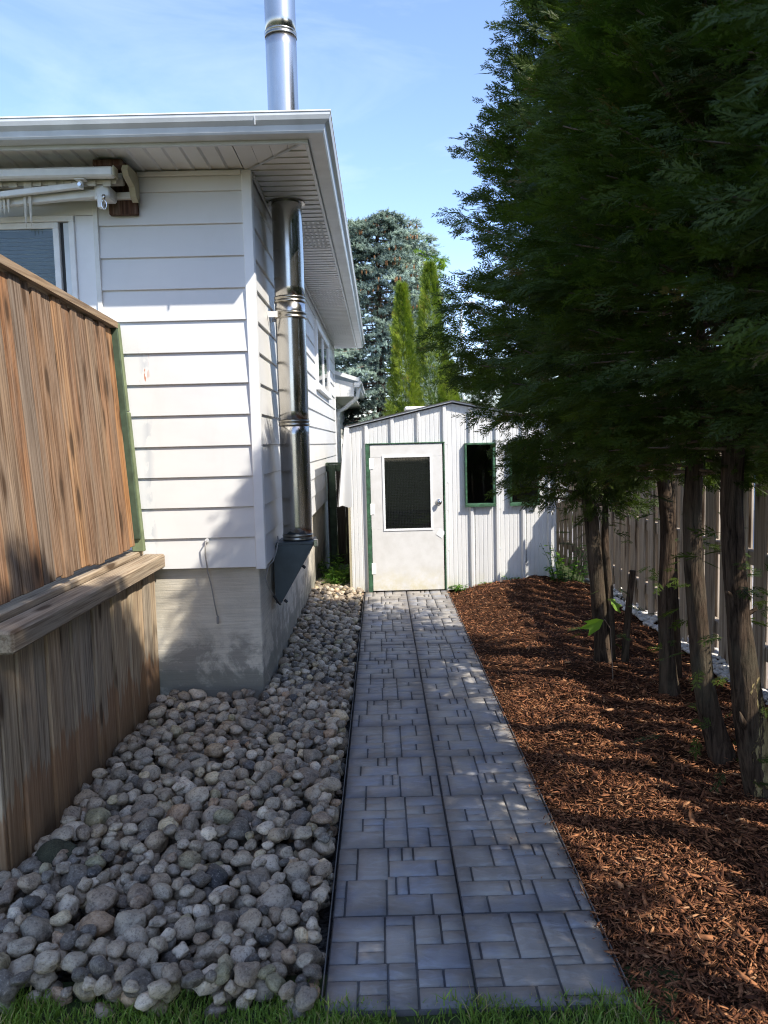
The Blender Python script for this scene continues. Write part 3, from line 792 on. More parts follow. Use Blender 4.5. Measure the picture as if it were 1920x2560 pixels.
# corner pieces, cut on the mitre line
def mitre(x): return HY + (x-HX)*(FY-HY)/(FX-HX)
x = HX-.02
while x < FX-.03:
    xb = min(x+P, FX-.004)
    q_ = MB(); xa_ = x+.004
    for zz_ in (SOF, ): pass
    v_ = [(xa_, FY, SOF), (xb, FY, SOF+.005), (xb, mitre(xb)-.004, SOF+.005), (xa_, mitre(xa_)-.004, SOF)]
    v_ += [(a, b, c+.008) for a, b, c in v_]
    q_.add(v_, [(0, 1, 2, 3), (4, 7, 6, 5), (0, 4, 5, 1), (1, 5, 6, 2), (2, 6, 7, 3), (3, 7, 4, 0)])
    part('soffit_panel', q_, M_SOFFIT, house); x += P
y = FY+.03
i = 0
while y < HYE+.45:
    y1_ = y+P
    xin = HX+.004 if y >= HY else HX+(y-HY)*(FX-HX)/(FY-HY)+.006
    xin1 = HX+.004 if y1_ >= HY else HX+(y1_-HY)*(FX-HX)/(FY-HY)+.006
    q_ = MB()
    v_ = [(xin, y+.004, SOF), (FX, y+.004, SOF), (FX, y1_-.002, SOF+.006), (xin1, y1_-.002, SOF+.006)]
    v_ += [(a, b, c+.008) for a, b, c in v_]
    q_.add(v_, [(0, 1, 2, 3), (4, 7, 6, 5), (0, 4, 5, 1), (1, 5, 6, 2), (2, 6, 7, 3), (3, 7, 4, 0)])
    vent = (5.9 < y < 6.7) or (8.5 < y < 9.5) or (11 < y < 12)
    if vent:
        for a in range(9):
            for b in range(3):
                xx = HX+.05+a*.036; yy = y+.024+b*.026
                q_.box(xx, xx+.02, yy, yy+.006, SOF-.0015, SOF+.002)
    part('soffit_panel', q_, M_SOFFIT, house); y = y1_
q_ = MB(); q_.add([(HX-.01, HY-.012, SOF-.003), (HX+.01, HY-.002, SOF-.003), (FX, FY+.008, SOF-.003), (FX-.02, FY-.002, SOF-.003)], [(0, 1, 2, 3)]); q_.box(HX-.01, HX+.0, HY-.012, HY-.002, SOF-.004, SOF-.003)
part('mitre_trim', q_, M_GUTTER, house)
q_ = MB(); q_.box(-6.5, HX-.04, HY-.03, HY-.016, SOF-.03, SOF-.002, .002); part('soffit_trim', q_, M_SOFFIT, house)
q_ = MB(); q_.box(HX+.018, HX+.030, HY+.04, HYE, SOF-.03, SOF-.002, .002); part('soffit_trim', q_, M_SOFFIT, house)
# fascia and gutter (front, then side), butted at the corner
FB = SOF-.012
q_ = MB(); q_.box(-6.5, FX+.02, FY-.02, FY, FB, 3.42, .002); part('fascia', q_, M_GUTTER, house)
q_ = MB(); q_.box(FX, FX+.02, FY, HYE+.5, FB, 3.42, .002); part('fascia', q_, M_GUTTER, house)
GY = 4.28; GX = -.246
prof = [(0, 3.308), (.085, 3.308), (.092, 3.318), (.100, 3.345), (.122, 3.365), (.130, 3.385), (.130, 3.402), (.122, 3.402), (.120, 3.392), (.0, 3.392)]
def gut(mb, pts_fn):
    pass
q_ = MB()   # front gutter with mitred end
gy = FY-.021
vs1 = [(-6.5, gy-d, z_) for d, z_ in prof]; vs2 = [(FX+.021+d, gy-d, z_) for d, z_ in prof]
n_ = len(prof)
q_.add(vs1+vs2, [(i, (i+1) % n_, (i+1) % n_+n_, i+n_) for i in range(n_)]+[tuple(range(n_))])
part('gutter', q_, M_GUTTER, house)
q_ = MB()
vs3 = [(FX+.021+d, HYE+.5, z_) for d, z_ in prof]
vs2b = [(a+.0006, b+.0006, c) for a, b, c in vs2]
q_.add(vs2b+vs3, [(i, (i+1) % n_, (i+1) % n_+n_, i+n_) for i in range(n_)]+[tuple(range(n_, 2*n_))])
part('gutter', q_, M_GUTTER, house)
for xx in (-.62, ):
    q_ = MB(); q_.box(xx-.001, xx+.003, gy-.1306, gy-.12, 3.34, 3.404); part('gutter_seam', q_, M_GUTTER, house)
q_ = MB(); q_.box(-6.5, FX+.155, gy-.134, gy-.118, 3.400, 3.408, .001); part('gutter_lip', q_, M_GUTTERTOP, house)
q_ = MB(); q_.box(FX+.142, FX+.155, gy-.117, HYE+.5, 3.400, 3.408, .001); part('gutter_lip', q_, M_GUTTERTOP, house)
# low hip roof
q_ = MB()
ra = [(-7, GY+.05, 3.41), (FX+.07, GY+.05, 3.41), (FX+.07, HYE+.5, 3.41), (-7, HYE+.5, 3.41)]
rz = 3.41+3.2*.21
q_.add(ra+[(-7, 8.9, 4.45), (-4.9, 8.9, 4.45)], [(0, 1, 5, 4), (1, 2, 5), (2, 3, 4, 5), (0, 3, 2, 1), (0, 4, 3)])
part('roof', q_, M_ROOF, house)

# small things on the walls
c_ = thing('hanging_cable', (-1.09, 4.82, 1.07), 'thin grey cable hanging from a hole in the siding over the foundation', 'cable')
q_ = MB(); q_.tube([(-1.095, 4.832, 1.068), (-1.10, 4.80, 1.055), (-1.105, 4.805, .98), (-1.095, 4.815, .86), (-1.08, 4.825, .78), (-1.065, 4.83, .66), (-1.05, 4.83, .575)], .0042, 8)
part('cord', q_, M_CABLE, c_, True)
q_ = MB(); q_.box(-1.058, -1.043, 4.825, 4.84, .535, .585, .003); part('connector', q_, M_CABLE, c_)
q_ = MB(); q_.tube([(-1.095, 4.836, 1.068), (-1.095, 4.825, 1.068)], .012, 12); part('grommet', q_, M_TRIM, c_)

# ------------------------------------------------------------------ chimney flue
PXc, PYc, PR = -.600, 5.50, .104
fl = thing('stainless_chimney', (PXc, PYc, .97), 'shiny stainless steel chimney pipe rising through the soffit on a grey wall bracket', 'chimney')
def ring(z0, z1, r, mat=M_BAND, name='band'):
    q_ = MB(); q_.lathe([(r-.02, z0), (r-.002, z0), (r, z0+.004), (r, z0+.012), (r-.003, z0+.016), (r-.003, z1-.016), (r, z1-.012), (r, z1-.004), (r-.002, z1), (r-.02, z1)], PXc, PYc, 48)
    return part(name, q_, mat, fl, True)
joints = [1.00, 1.80, 2.645, 3.50, 4.39, 5.25]
for a, b in zip(joints[:-1], joints[1:]):
    q_ = MB(); q_.lathe([(PR-.01, a), (PR, a+.001)]+[(PR-.0005*math.sin(i*1.3), a+(b-a)*i/10) for i in range(1, 10)]+[(PR, b-.001), (PR-.01, b)], PXc, PYc, 64)
    part('pipe_section', q_, M_STEEL, fl, True)
for z_ in joints[:-1]: ring(z_-.020, z_+.020, PR+.0045)
ring(2.515, 2.560, PR+.009, M_BAND, 'strap')
q_ = MB(); q_.box(HX+.012, PXc-.075, PYc-.012-.10, PYc-.008-.10, 2.517, 2.557, .001, None); part('strap_arm', q_, M_SIDING, fl)
q_ = MB(); q_.box(HX+.012, PXc-.075, PYc+.10, PYc+.104, 2.517, 2.557, .001); part('strap_arm', q_, M_SIDING, fl)
q_ = MB(); q_.lathe([(PR+.0, 3.293), (PR+.022, 3.293), (PR+.022, 3.298), (PR, 3.298)], PXc, PYc, 40); part('collar', q_, M_BAND, fl)
q_ = MB(); q_.lathe([(0, 5.36), (.15, 5.36), (.16, 5.40), (.06, 5.47), (0, 5.48)], PXc, PYc, 40); part('rain_cap', q_, M_STEEL, fl, True)
q_ = MB(); q_.box(HX+.018, PXc+.118, PYc-.15, PYc+.15, .958, .976, .002); part('support_plate', q_, M_GREYPLATE, fl)
for yy in (PYc-.150, PYc+.144):
    q_ = MB(); q_.prism([(HX+.0, .957), (PXc+.118, .957), (PXc+.07, .87), (HX+.035, .55), (HX+.0, .55)], 1, yy, yy+.006); part('gusset_plate', q_, M_GREYPLATE, fl)
    q_ = MB(); q_.tube([(PXc+.0, yy-.004, .82), (PXc+.0, yy-.012, .82)], .012, 8)
q_ = MB(); q_.prism([(HX+.036, .545), (PXc+.072, .868), (PXc+.066, .872), (HX+.030, .553)], 1, PYc-.144, PYc+.144); part('sloping_plate', q_, M_GREYPLATE, fl)
for (xx, zz_) in ((PXc+.035, .805), (HX+.055, .565)):
    q_ = MB(); q_.tube([(xx, PYc-.10, zz_), (xx+.02, PYc-.10, zz_-.018)], .011, 8); part('bolt', q_, M_DARK, fl)
q_ = MB(); q_.box(PXc+.12, PXc+.15, PYc-.14, PYc-.10, .94, .99, .004); part('clip', q_, M_CHROME, fl)
g_ = thing('coaxial_cable', (HX, 5.2, .9), 'pale cable looping round the house corner under the chimney bracket', 'cable')
q_ = MB(); q_.tube([(HX+.03, 5.36, 1.02), (HX+.04, 5.30, .99), (HX+.035, 5.22, .93), (HX+.03, 5.1, .885), (HX+.015, 4.97, .875), (HX+.0, 4.93, .80), (HX+.01, 4.98, .73), (HX+.03, 5.07, .66)], .0045, 8); part('cord', q_, M_CABLE, g_, True)
q_ = MB(); q_.tube([(HX+.03, 5.07, .66), (HX+.045, 5.15, .60), (HX+.05, 5.22, .57)], .008, 8); part('splice', q_, M_DARK, g_, True)

# ------------------------------------------------------------------ retractable awning under the front soffit
aw = thing('retractable_awning', (-2.5, 4.7, 3.2), 'folded cream awning with white arms mounted above the front window', 'awning')
AY = 4.85
bb = thing('mounting_board', (-1.5, 4.82, 3.15), 'dark brown wooden mounting board on the wall behind the awning end', 'board')
q_ = MB(); q_.box(-1.585, -1.415, 4.795, 4.832, 3.045, 3.296, .004); part('plank', q_, M_BROWN, bb)
q_ = MB(); q_.box(-1.60, -1.43, 4.60, 4.794, 3.262, 3.297, .004); part('block', q_, M_BROWN, bb)
q_ = MB(); q_.box(-5.2, -1.44, 4.755, 4.793, 3.125, 3.163, .004); part('torsion_bar', q_, M_ALU, aw)
q_ = MB(); q_.box(-5.2, -1.462, 4.52, 4.58, 3.178, 3.232, .010); part('front_bar', q_, M_ALU, aw)
q_ = MB(); q_.box(-1.462, -1.450, 4.516, 4.584, 3.174, 3.236, .006); part('end_plug', q_, M_CREAM, aw)
q_ = MB(); q_.tube([(-5.2, 4.70, 3.215), (-1.46, 4.70, 3.215)], .036, 18); part('fabric_roll', q_, M_CANVAS, aw, True)
pts = [(4.60, 3.262), (4.74, 3.265), (4.79, 3.24), (4.79, 3.13), (4.76, 3.10), (4.72, 3.12), (4.70, 3.17), (4.60, 3.20), (4.575, 3.23)]
q_ = MB(); q_.prism(pts, 0, -1.430, -1.395); o = part('end_cap', q_, M_CREAM, aw)
# folding arm: upper arm from shoulder to elbow (left), forearm back
q_ = MB()
def bar(mb, a, b, w, h, bb_=.004):
    a = Vector(a); b = Vector(b); d = b-a; Lg = d.length; rot = d.to_track_quat('X', 'Z').to_matrix().to_4x4()
    mb.box(0, Lg, -w/2, w/2, -h/2, h/2, bb_, Matrix.Translation(a) @ rot)
bar(q_, (-1.61, 4.66, 3.125), (-2.75, 4.66, 3.04), .04, .044); part('upper_arm', q_, M_ALU, aw)
q_ = MB(); bar(q_, (-1.66, 4.60, 3.155), (-2.75, 4.60, 3.055), .03, .034); part('forearm', q_, M_ALU, aw)
q_ = MB(); q_.box(-1.69, -1.63, 4.54, 4.60, 3.170, 3.178, .002); q_.tube([(-1.66, 4.57, 3.172), (-1.66, 4.57, 3.125)], .014, 12); part('wrist_joint', q_, M_ALU, aw)
q_ = MB(); q_.tube([(-1.655, 4.545, 3.138), (-1.655, 4.525, 3.138)], .010, 12); part('bolt', q_, M_CHROME, aw)
q_ = MB(); q_.box(-1.60, -1.52, 4.62, 4.76, 3.095, 3.165, .008); q_.box(-1.585, -1.555, 4.60, 4.64, 3.03, 3.10, .004); q_.tube([(-1.595, 4.64, 3.17), (-1.595, 4.64, 3.085)], .016, 12); part('shoulder_bracket', q_, M_ALU, aw)
q_ = MB(); ring_ = [(-1.545+.014*math.sin(t), 4.60, 3.045-.026*math.cos(t)) for t in [2*PI*i/16 for i in range(17)]]; q_.tube(ring_, .0042, 8, False); q_.tube([(-1.545, 4.60, 3.072), (-1.545, 4.60, 3.10)], .009, 10); part('crank_eye', q_, M_CHROME, aw, True)
for i in range(16):
    x_ = -1.50-i*.075-(i % 3)*.01; l_ = .030
    q_ = MB(); q_.box(x_-.045, x_, 4.592, 4.600, 3.145+((i*7) % 3)*.004, 3.178); part('valance_flap', q_, M_CANVAS, aw)
q_ = MB(); q_.box(-5.2, -1.47, 4.602, 4.606, 3.160, 3.22); part('valance', q_, M_CANVAS, aw)
for x_, l_ in ((-2.165, .10), (-2.145, .115), (-2.125, .11), (-2.10, .105), (-2.20, .06), (-2.005, .19), (-1.975, .18), (-2.235, .07)):
    q_ = MB(); zt_ = 3.115; w_ = .009
    q_.add([(x_-w_, 4.615, zt_), (x_+w_, 4.615, zt_), (x_+w_*.9, 4.614, zt_-l_*.5), (x_+.001, 4.612, zt_-l_), (x_-w_*.7, 4.614, zt_-l_*.55)], [(0, 1, 2, 3, 4)])
    q_.add([(x_-w_, 4.618, zt_), (x_+w_, 4.618, zt_), (x_+w_*.9, 4.617, zt_-l_*.5), (x_+.001, 4.615, zt_-l_), (x_-w_*.7, 4.617, zt_-l_*.55)], [(4, 3, 2, 1, 0)])
    part('frayed_strip', q_, M_CANVAS, aw)

# ------------------------------------------------------------------ deck skirt with beam
dk = thing('deck_skirt', (-1.42, 3.8, 0), 'weathered plank skirt of the deck topped by a thick timber beam beside the stones', 'deck')
y = 2.815; i = 0
while y < 4.80:
    w_ = .134+random.uniform(-.004, .004); y1_ = min(y+w_, 4.825)
    q_ = MB(); off_ = (i % 2)*.012+random.uniform(0, .004)
    q_.box(-1.455+off_*.2, -1.432+off_, y+.0035, y1_-.0035, .02+random.uniform(-.01, .01), .902, .003)
    part('skirt_board', q_, M_LOWBOARD, dk); y = y1_; i += 1
q_ = MB(); q_.box(-1.475, -1.457, 2.815, 4.82, .02, .90); part('gap_shade_sheet', q_, M_DKFENCE, dk)  # dark sheet added behind the skirt so its gaps read as shade
x = -1.43
for i in range(11):
    q_ = MB(); q_.box(x-.002-.134, x-.005, 2.79, 2.812, .085+random.uniform(-.01, .01), .90, .003); part('skirt_board', q_, M_LOWBOARD, dk); x -= .136
q_ = MB(); q_.box(-1.49, -1.36, 2.80, 4.823, .905, .992, .010); part('beam', q_, M_BEAM, dk)
q_ = MB(); q_.box(-1.60, -1.493, 2.80, 4.823, .985, 1.018, .004); part('beam', q_, M_BEAM, dk)
q_ = MB(); q_.box(-4.2, -1.602, 2.80, 4.823, .96, .995, .004); part('deck_board', q_, M_BEAM, dk)
q_ = MB(); q_.box(-1.60, -1.46, 2.83, 4.82, .80, .898, .004); part('joist', q_, M_DKFENCE, dk)

# ------------------------------------------------------------------ privacy screen
ps = thing('privacy_screen', (-1.5, 3.6, 1.0), 'tall brown plank privacy screen with a green end post against the house', 'fence')
def shear(mb, x0=-1.500, k_=-.058, z0=1.03):
    mb.v = [(x+k_*(z-z0), y, z) for x, y, z in mb.v]; return mb
LEAN = Matrix.Translation((-1.500, 0, 1.03)) @ Matrix.Rotation(-.058, 4, 'Y') @ Matrix.Translation((1.500, 0, -1.03))
y = 4.712; i = 0
while y > 1.2:
    w_ = random.choice((.088, .098, .112, .122)); y1_ = y-w_
    q_ = MB(); o_ = (i % 2)*.007+random.uniform(0, .004); zt_ = 2.395+.042*(4.7-y)
    q_.box(-1.525, -1.505+o_, y1_+.003, y-.003, 1.055+random.uniform(-.006, .006), zt_-.03, .004)
    o = part('screen_board', q_, M_UPBOARD, ps); o.matrix_basis = LEAN @ Matrix.Rotation(random.uniform(-.002, .002), 4, 'X'); y = y1_; i += 1
q_ = MB(); q_.box(-1.535, -1.527, 1.2, 4.71, 1.06, 2.38); part('gap_shade_sheet', shear(q_), M_DKFENCE, ps)  # added dark plane standing in for shade in the gaps between screen boards
q_ = MB()
v_ = []
for yy in (1.2, 4.735):
    zt_ = 2.395+.042*(4.7-yy)
    v_ += [(-1.545, yy, zt_-.026), (-1.470, yy, zt_-.026), (-1.470, yy, zt_+.012), (-1.545, yy, zt_+.012)]
q_.add(v_, [(0, 1, 2, 3), (7, 6, 5, 4), (0, 4, 5, 1), (1, 5, 6, 2), (2, 6, 7, 3), (3, 7, 4, 0)]); part('cap_rail', shear(q_), M_CAP, ps)
q_ = MB(); q_.box(-1.535, -1.462, 4.735, 4.775, 1.02, 1.87, .004); q_.box(-1.535, -1.467, 4.735, 4.775, 1.873, 2.40, .004); part('post', shear(q_), M_GREENPOST, ps)
q_ = MB(); q_.box(-1.515, -1.472, 4.716, 4.733, 1.10, 2.40, .002); part('post_batten', shear(q_), M_OLIVE, ps)
q_ = MB(); q_.box(-1.575, -1.527, 1.2, 4.70, 1.25, 1.34, .003); q_.box(-1.575, -1.527, 1.2, 4.70, 2.1, 2.19, .003); part('rail', shear(q_), M_DKFENCE, ps)

# ------------------------------------------------------------------ shed
SY = 8.55; SXL, SXR = -.343, 1.93; SEZ = 1.815; SRX = (SXL+SXR)/2; SRZ = SEZ+(SRX-SXL)*.215
shed = thing('garden_shed', (SRX, SY+1.2, 0), 'small white corrugated metal shed with a low gable at the end of the path', 'shed')
def gable(x): return SRZ-abs(x-SRX)*(SRZ-SEZ)/(SRX-SXL)
DX0, DX1, DZ1 = -.150, .697, 1.628
W1 = (.928, 1.243, .945, 1.617); W2 = (1.42, 1.73, .945, 1.60)
openings = [(DX0, DX1, -1, DZ1), W1, W2]
def prof_y(x):
    t = (x-SXL+.12) % .286
    y = 0
    if t < .012: y = -.030*t/.012
    elif t < .040: y = -.030
    elif t < .052: y = -.030*(1-(t-.040)/.012)
    else:
        q = (t-.052) % .047
        if q < .007: y = .004
    return SY+y
xsx = set([SXL, SXR, SRX])
for a in openings: xsx.add(a[0]); xsx.add(a[1])
x = SXL
while x < SXR: xsx.add(round(x, 4)); x += .004
xsx = sorted(xsx)
panels = [(SXL, .42), (.42, 1.03), (1.03, 1.60), (1.60, SXR)]
for (pa, pb) in panels:
    q_ = MB()
    for a, b in zip(xsx[:-1], xsx[1:]):
        if a < pa-1e-6 or b > pb+1e-6 or b-a < 1e-5: continue
        mid = (a+b)/2; zr = [(0.0, min(gable(a), gable(b))-.004)]
        for o_ in openings:
            if o_[0]-1e-6 <= mid <= o_[1]+1e-6:
                n_ = []
                for z0_, z1_ in zr:
                    if o_[2] > z0_: n_.append((z0_, min(z1_, o_[2])))
                    if o_[3] < z1_: n_.append((max(z0_, o_[3]), z1_))
                zr = n_
        ya, yb = prof_y(a+1e-5), prof_y(b+1e-5)
        for z0_, z1_ in zr:
            q_.v += [(a, ya, z0_), (b, yb, z0_), (b, yb, z1_), (a, ya, z1_)]; n0 = len(q_.v); q_.f.append((n0-4, n0-3, n0-2, n0-1))
    me = bpy.data.meshes.new('wall_panel'); me.from_pydata(q_.v, [], q_.f); bm = bmesh.new(); bm.from_mesh(me); bmesh.ops.remove_doubles(bm, verts=bm.verts, dist=.0002); bm.to_mesh(me); bm.free()
    link('wall_panel', me, M_SHED, shed)
# other walls, roof, floor
q_ = MB(); q_.box(SXL, SXL+.02, SY+.01, SY+2.4, 0, SEZ); part('side_wall', q_, M_SHED, shed)
q_ = MB(); q_.box(SXR-.02, SXR, SY+.01, SY+2.4, 0, SEZ); part('side_wall', q_, M_SHED, shed)
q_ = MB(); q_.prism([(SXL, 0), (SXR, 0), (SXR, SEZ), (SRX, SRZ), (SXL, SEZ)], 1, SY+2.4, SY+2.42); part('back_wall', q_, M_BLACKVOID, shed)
q_ = MB(); q_.prism([(SXL+.03, .01), (SXR-.03, .01), (SXR-.03, .9), (SXL+.03, .9)], 1, SY+1.2, SY+1.22); q_.box(SXL+.03, SXR-.03, SY+.03, SY+2.39, .0, .01); part('darkening_liner', q_, M_BLACKVOID, shed)  # near-black partition and floor added to keep the shed inside dark
for sgn in (0, 1):
    q_ = MB(); f_ = (lambda x, s=sgn: x if s == 0 else 2*SRX-x)
    a0, b0 = (f_(SXL-.035), SEZ+.004), (SRX+(.0 if sgn == 0 else .0), SRZ+.012)
    q_.prism([a0, b0, (b0[0], b0[1]+.014), (a0[0], a0[1]+.014)], 1, SY-.055, SY+2.5); part('roof_panel', q_, M_SHED, shed)
    q_ = MB(); q_.prism([(a0[0]-(.004 if sgn == 0 else -.004), a0[1]+.015), (b0[0], b0[1]+.0155), (b0[0], b0[1]+.022), (a0[0]-(.004 if sgn == 0 else -.004), a0[1]+.022)], 1, SY-.065, SY+2.52); part('roof_felt', q_, M_TAR, shed)
    # hanging skirt of roofing metal, folds widening downwards
    q_ = MB(); n0 = 14
    for r_ in range(8):
        t = r_/7
        for c in range(n0+1):
            s_ = c/n0
            yy = SY-.062+s_*2.45
            xx = SXL-.04-.085*t-.02*t*math.sin(s_*9+1)
            q_.v.append((f_(xx), yy, SEZ+.003-.86*t-.012*math.sin(c*1.9)*t))
    for r_ in range(7):
        for c in range(n0):
            k_ = r_*(n0+1)+c; q_.f.append((k_, k_+1, k_+n0+2, k_+n0+1))
    part('roof_skirt', q_, M_SHED, shed)
    q_ = MB(); xw = f_(SXL-.04); 
    # front fold of the skirt
    q_.v = []; q_.f = []
    for r_ in range(8):
        t = r_/7
        xa = SXL-.04-.085*t; xb = SXL+.012+.01*t
        for c, s_ in enumerate((0, .25, .5, .75, 1)):
            q_.v.append((f_(xa+(xb-xa)*s_), SY-.0645+.02*math.sin(s_*PI*1.5)*t, SEZ+.006-.86*t+.012*math.sin(s_*6)*t))
    for r_ in range(7):
        for c in range(4):
            k_ = r_*5+c; q_.f.append((k_, k_+1, k_+6, k_+5))
    part('skirt_end', q_, M_SHED, shed, True)
q_ = MB(); q_.box(.30, .62, SY+.6, SY+.9, gable(.46)+.03, gable(.46)+.075, .012); part('roof_vent', q_, M_WHITE, shed)
q_ = MB(); q_.box(SXL-.026, SXL-.003, SY-.018, SY+.01, 0, SEZ-.85, .002); part('corner_post', q_, M_CREAM, shed)
# door
q_ = MB(); q_.box(DX0-.012, DX0+.032, SY-.040, SY+.02, 0, DZ1+.004, .003); part('door_frame', q_, M_DARKGREEN, shed)
q_ = MB(); q_.box(DX1-.010, DX1+.006, SY-.040, SY+.02, 0, DZ1+.004, .003); part('door_frame', q_, M_DARKGREEN, shed)
q_ = MB(); q_.box(DX0-.012, DX1+.010, SY-.042, SY+.02, DZ1+.005, DZ1+.017, .003); part('door_frame', q_, M_DARKGREEN, shed)
d0, d1 = DX0+.036, DX1-.020; gz0, gz1 = .70, 1.49; gxa, gxb = .035, .545
q_ = MB(); dyf, dyb = SY-.030, SY+.008
q_.box(d0, d1, dyf, dyb, .012, gz0, .003); q_.box(d0, d1, dyf, dyb, gz1, DZ1-.002, .003); q_.box(d0, gxa, dyf, dyb, gz0, gz1, .0); q_.box(gxb, d1, dyf, dyb, gz0, gz1, .0)
door = part('door', q_, M_DOOR, shed)
q_ = MB(); ringframe(q_, gxa-.018, gxb+.018, gz0-.022, gz1+.018, dyf-.008, dyf-.0005, .024, .002); part('glazing_bead', q_, M_WHITE, door)
q_ = MB()
for i in range(31): x_ = gxa+(gxb-gxa)*i/30; q_.box(x_-.0013, x_+.0013, dyf+.004, dyf+.006, gz0, gz1)
for i in range(47): z_ = gz0+(gz1-gz0)*i/46; q_.box(gxa, gxb, dyf+.0062, dyf+.008, z_-.0013, z_+.0013)
part('wire_screen', q_, M_SCREEN, door)
q_ = MB(); q_.box(gxa, gxb, dyf+.016, dyf+.020, gz0, gz1); part('pane', q_, M_GLASS2, door)
hx, hz = .632, .985
q_ = MB(); q_.tube([(hx, dyf-.0, hz), (hx, dyf-.008, hz)], .033, 20); q_.tube([(hx, dyf-.008, hz), (hx, dyf-.03, hz), (hx, dyf-.034, hz), (hx, dyf-.05, hz), (hx, dyf-.058, hz)], [.012, .012, .024, .028, .020], 20); part('door_knob', q_, M_CHROME, door, True)
for z_ in (1.36, .86, .20):
    q_ = MB(); q_.box(d0-.012, d0+.006, dyf-.012, dyf-.001, z_, z_+.125, .003); q_.box(d0+.0065, d0+.036, dyf-.006, dyf-.001, z_+.004, z_+.121, .002); part('hinge', q_, M_WHITE, door)
q_ = MB(); q_.box(-.04, .04, -.003, 0, -.04, .04, .001, Matrix.Translation((.645, dyf-.001, .64)) @ Matrix.Rotation(.6, 4, 'Y')); part('patch_plate', q_, M_WHITE, door)
for (a, b, c, d) in (W1, W2):
    q_ = MB(); ringframe(q_, a-.006, b+.006, c-.006, d+.006, SY-.052, SY+.01, .021); w_ = part('window', q_, M_DARKGREEN, shed)
    q_ = MB(); q_.box(a-.012, b+.012, SY-.062, SY-.0535, c-.022, c+.008, .002); part('sill', q_, M_DARKGREEN, w_)
    q_ = MB(); q_.box(a+.0, b, SY+.0, SY+.003, c, d); part('pane', q_, M_GLASS2, w_)
for x_ in (.735, 1.31):
    for z_ in (1.62, .9, .45, 1.2):
        q_ = MB(); q_.tube([(x_, SY-.006, z_), (x_, SY-.012-.016, z_)], .006, 8); part('screw', q_, M_GUTTER, shed)

# ------------------------------------------------------------------ neighbour fence right
fn = thing('board_fence', (2.4, 5.5, 0), 'tall weathered board-on-board fence running behind the hedge trunks', 'fence')
fb = []
for v_i in range(3):
    q_ = MB(); q_.box(-.009, .009, -.069, .069, 0, 1.0, .003); fb.append(q_.mesh('fence_board'))
    fb[-1].materials.append(M_FENCE)
y = -3.0; i = 0
while y < 11.8:
    for (xo, ph) in ((2.375, 0), (2.462, .122)):
        o = bpy.data.objects.new('fence_board', fb[i % 3]); COL.objects.link(o); o.parent = fn; o.matrix_parent_inverse = PW[fn.name].inverted()
        o.location = (xo+random.uniform(-.002, .002), y+ph+random.uniform(-.004, .004), .0); o.scale = (1, 1, 1.60+random.uniform(-.01, .01)); o.rotation_euler = (random.uniform(-.004, .004), 0, random.uniform(-.03, .03)); i += 1
    y += .245
for z_ in (.22, .80, 1.40):
    q_ = MB(); q_.box(2.3865, 2.4505, -3, 11.8, z_, z_+.09, .004); part('fence_rail', q_, M_FENCE, fn)
for y_ in np.arange(-3.05, 11.9, 2.4):
    q_ = MB(); q_.box(2.388, 2.449, y_+.05, y_+.14, -.1, 1.62, .004); part('fence_post', q_, M_FENCE, fn)

# ------------------------------------------------------------------ far dark fence, neighbour buildings
fd = thing('dark_gate', (-.5, 10.6, 0), 'dark old wooden gate with a mossy top rail between house and shed', 'gate')
x = -.73
while x < .1:
    q_ = MB(); q_.box(x+.002, x+.118, 10.55, 10.57, 0, 1.36, .002); part('gate_board', q_, M_DKFENCE, fd); x += .12
q_ = MB(); q_.box(-.74, .1, 10.50, 10.546, 1.28, 1.37, .004); q_.box(-.74, .1, 10.50, 10.60, 1.372, 1.40, .004); q_.box(-.70, -.61, 10.46, 10.498, 0, 1.37, .004); part('gate_rail', q_, M_OLIVE, fd)

nb = thing('low_annex', (-3, 16, 0), 'lower beige-sided building with a white fascia and gutter just past the house', 'building')
AX = -.80
z = .3; i = 0
while z < 2.44:
    q_ = MB(); z1 = min(z+.12, 2.45); q_.prism([(AX-.01, z), (AX+.012, z), (AX+.002, z1), (AX-.01, z1)], 1, 13.75, 19.5); part('siding_plank', q_, M_BEIGE, nb); z += .12
q_ = MB(); q_.box(-6, AX-.012, 13.8, 19.5, 0, 2.45); part('wall', q_, M_BEIGE, nb)
q_ = MB(); q_.box(-3, AX+.38, 13.5, 19.8, 2.452, 2.47); part('soffit', q_, M_SOFFIT, nb)
for i in range(12):
    x_ = AX+.378-(i+1)*.12
    q_ = MB(); q_.add([(x_+.002, 13.49, 2.46), (x_+.118, 13.49, 2.46), (x_+.118, 13.49, 2.68+(AX+.38-x_-.118)*.25), (x_+.002, 13.49, 2.68+(AX+.38-x_)*.25),
                          (x_+.002, 13.50, 2.46), (x_+.118, 13.50, 2.46), (x_+.118, 13.50, 2.68+(AX+.38-x_-.118)*.25), (x_+.002, 13.50, 2.68+(AX+.38-x_)*.25)], [(0, 1, 2, 3), (7, 6, 5, 4), (0, 4, 5, 1), (1, 5, 6, 2), (2, 6, 7, 3), (3, 7, 4, 0)]); part('gable_panel', q_, M_TRIM, nb)
q_ = MB(); q_.prism([(AX+.46, 2.70), (-3, 3.58), (-3, 3.64), (AX+.48, 2.76)], 1, 13.42, 19.9); part('roof', q_, M_TRIM, nb)
q_ = MB(); vsg = [(AX+.385+d, 13.44, z_-.70) for d, z_ in prof]; vsh = [(AX+.385+d, 19.9, z_-.70) for d, z_ in prof]
q_.add(vsg+vsh, [(i, (i+1) % n_ if False else (i+1) % len(prof), (i+1) % len(prof)+len(prof), i+len(prof)) for i in range(len(prof))]+[tuple(range(len(prof)))]); part('gutter', q_, M_TRIM, nb)
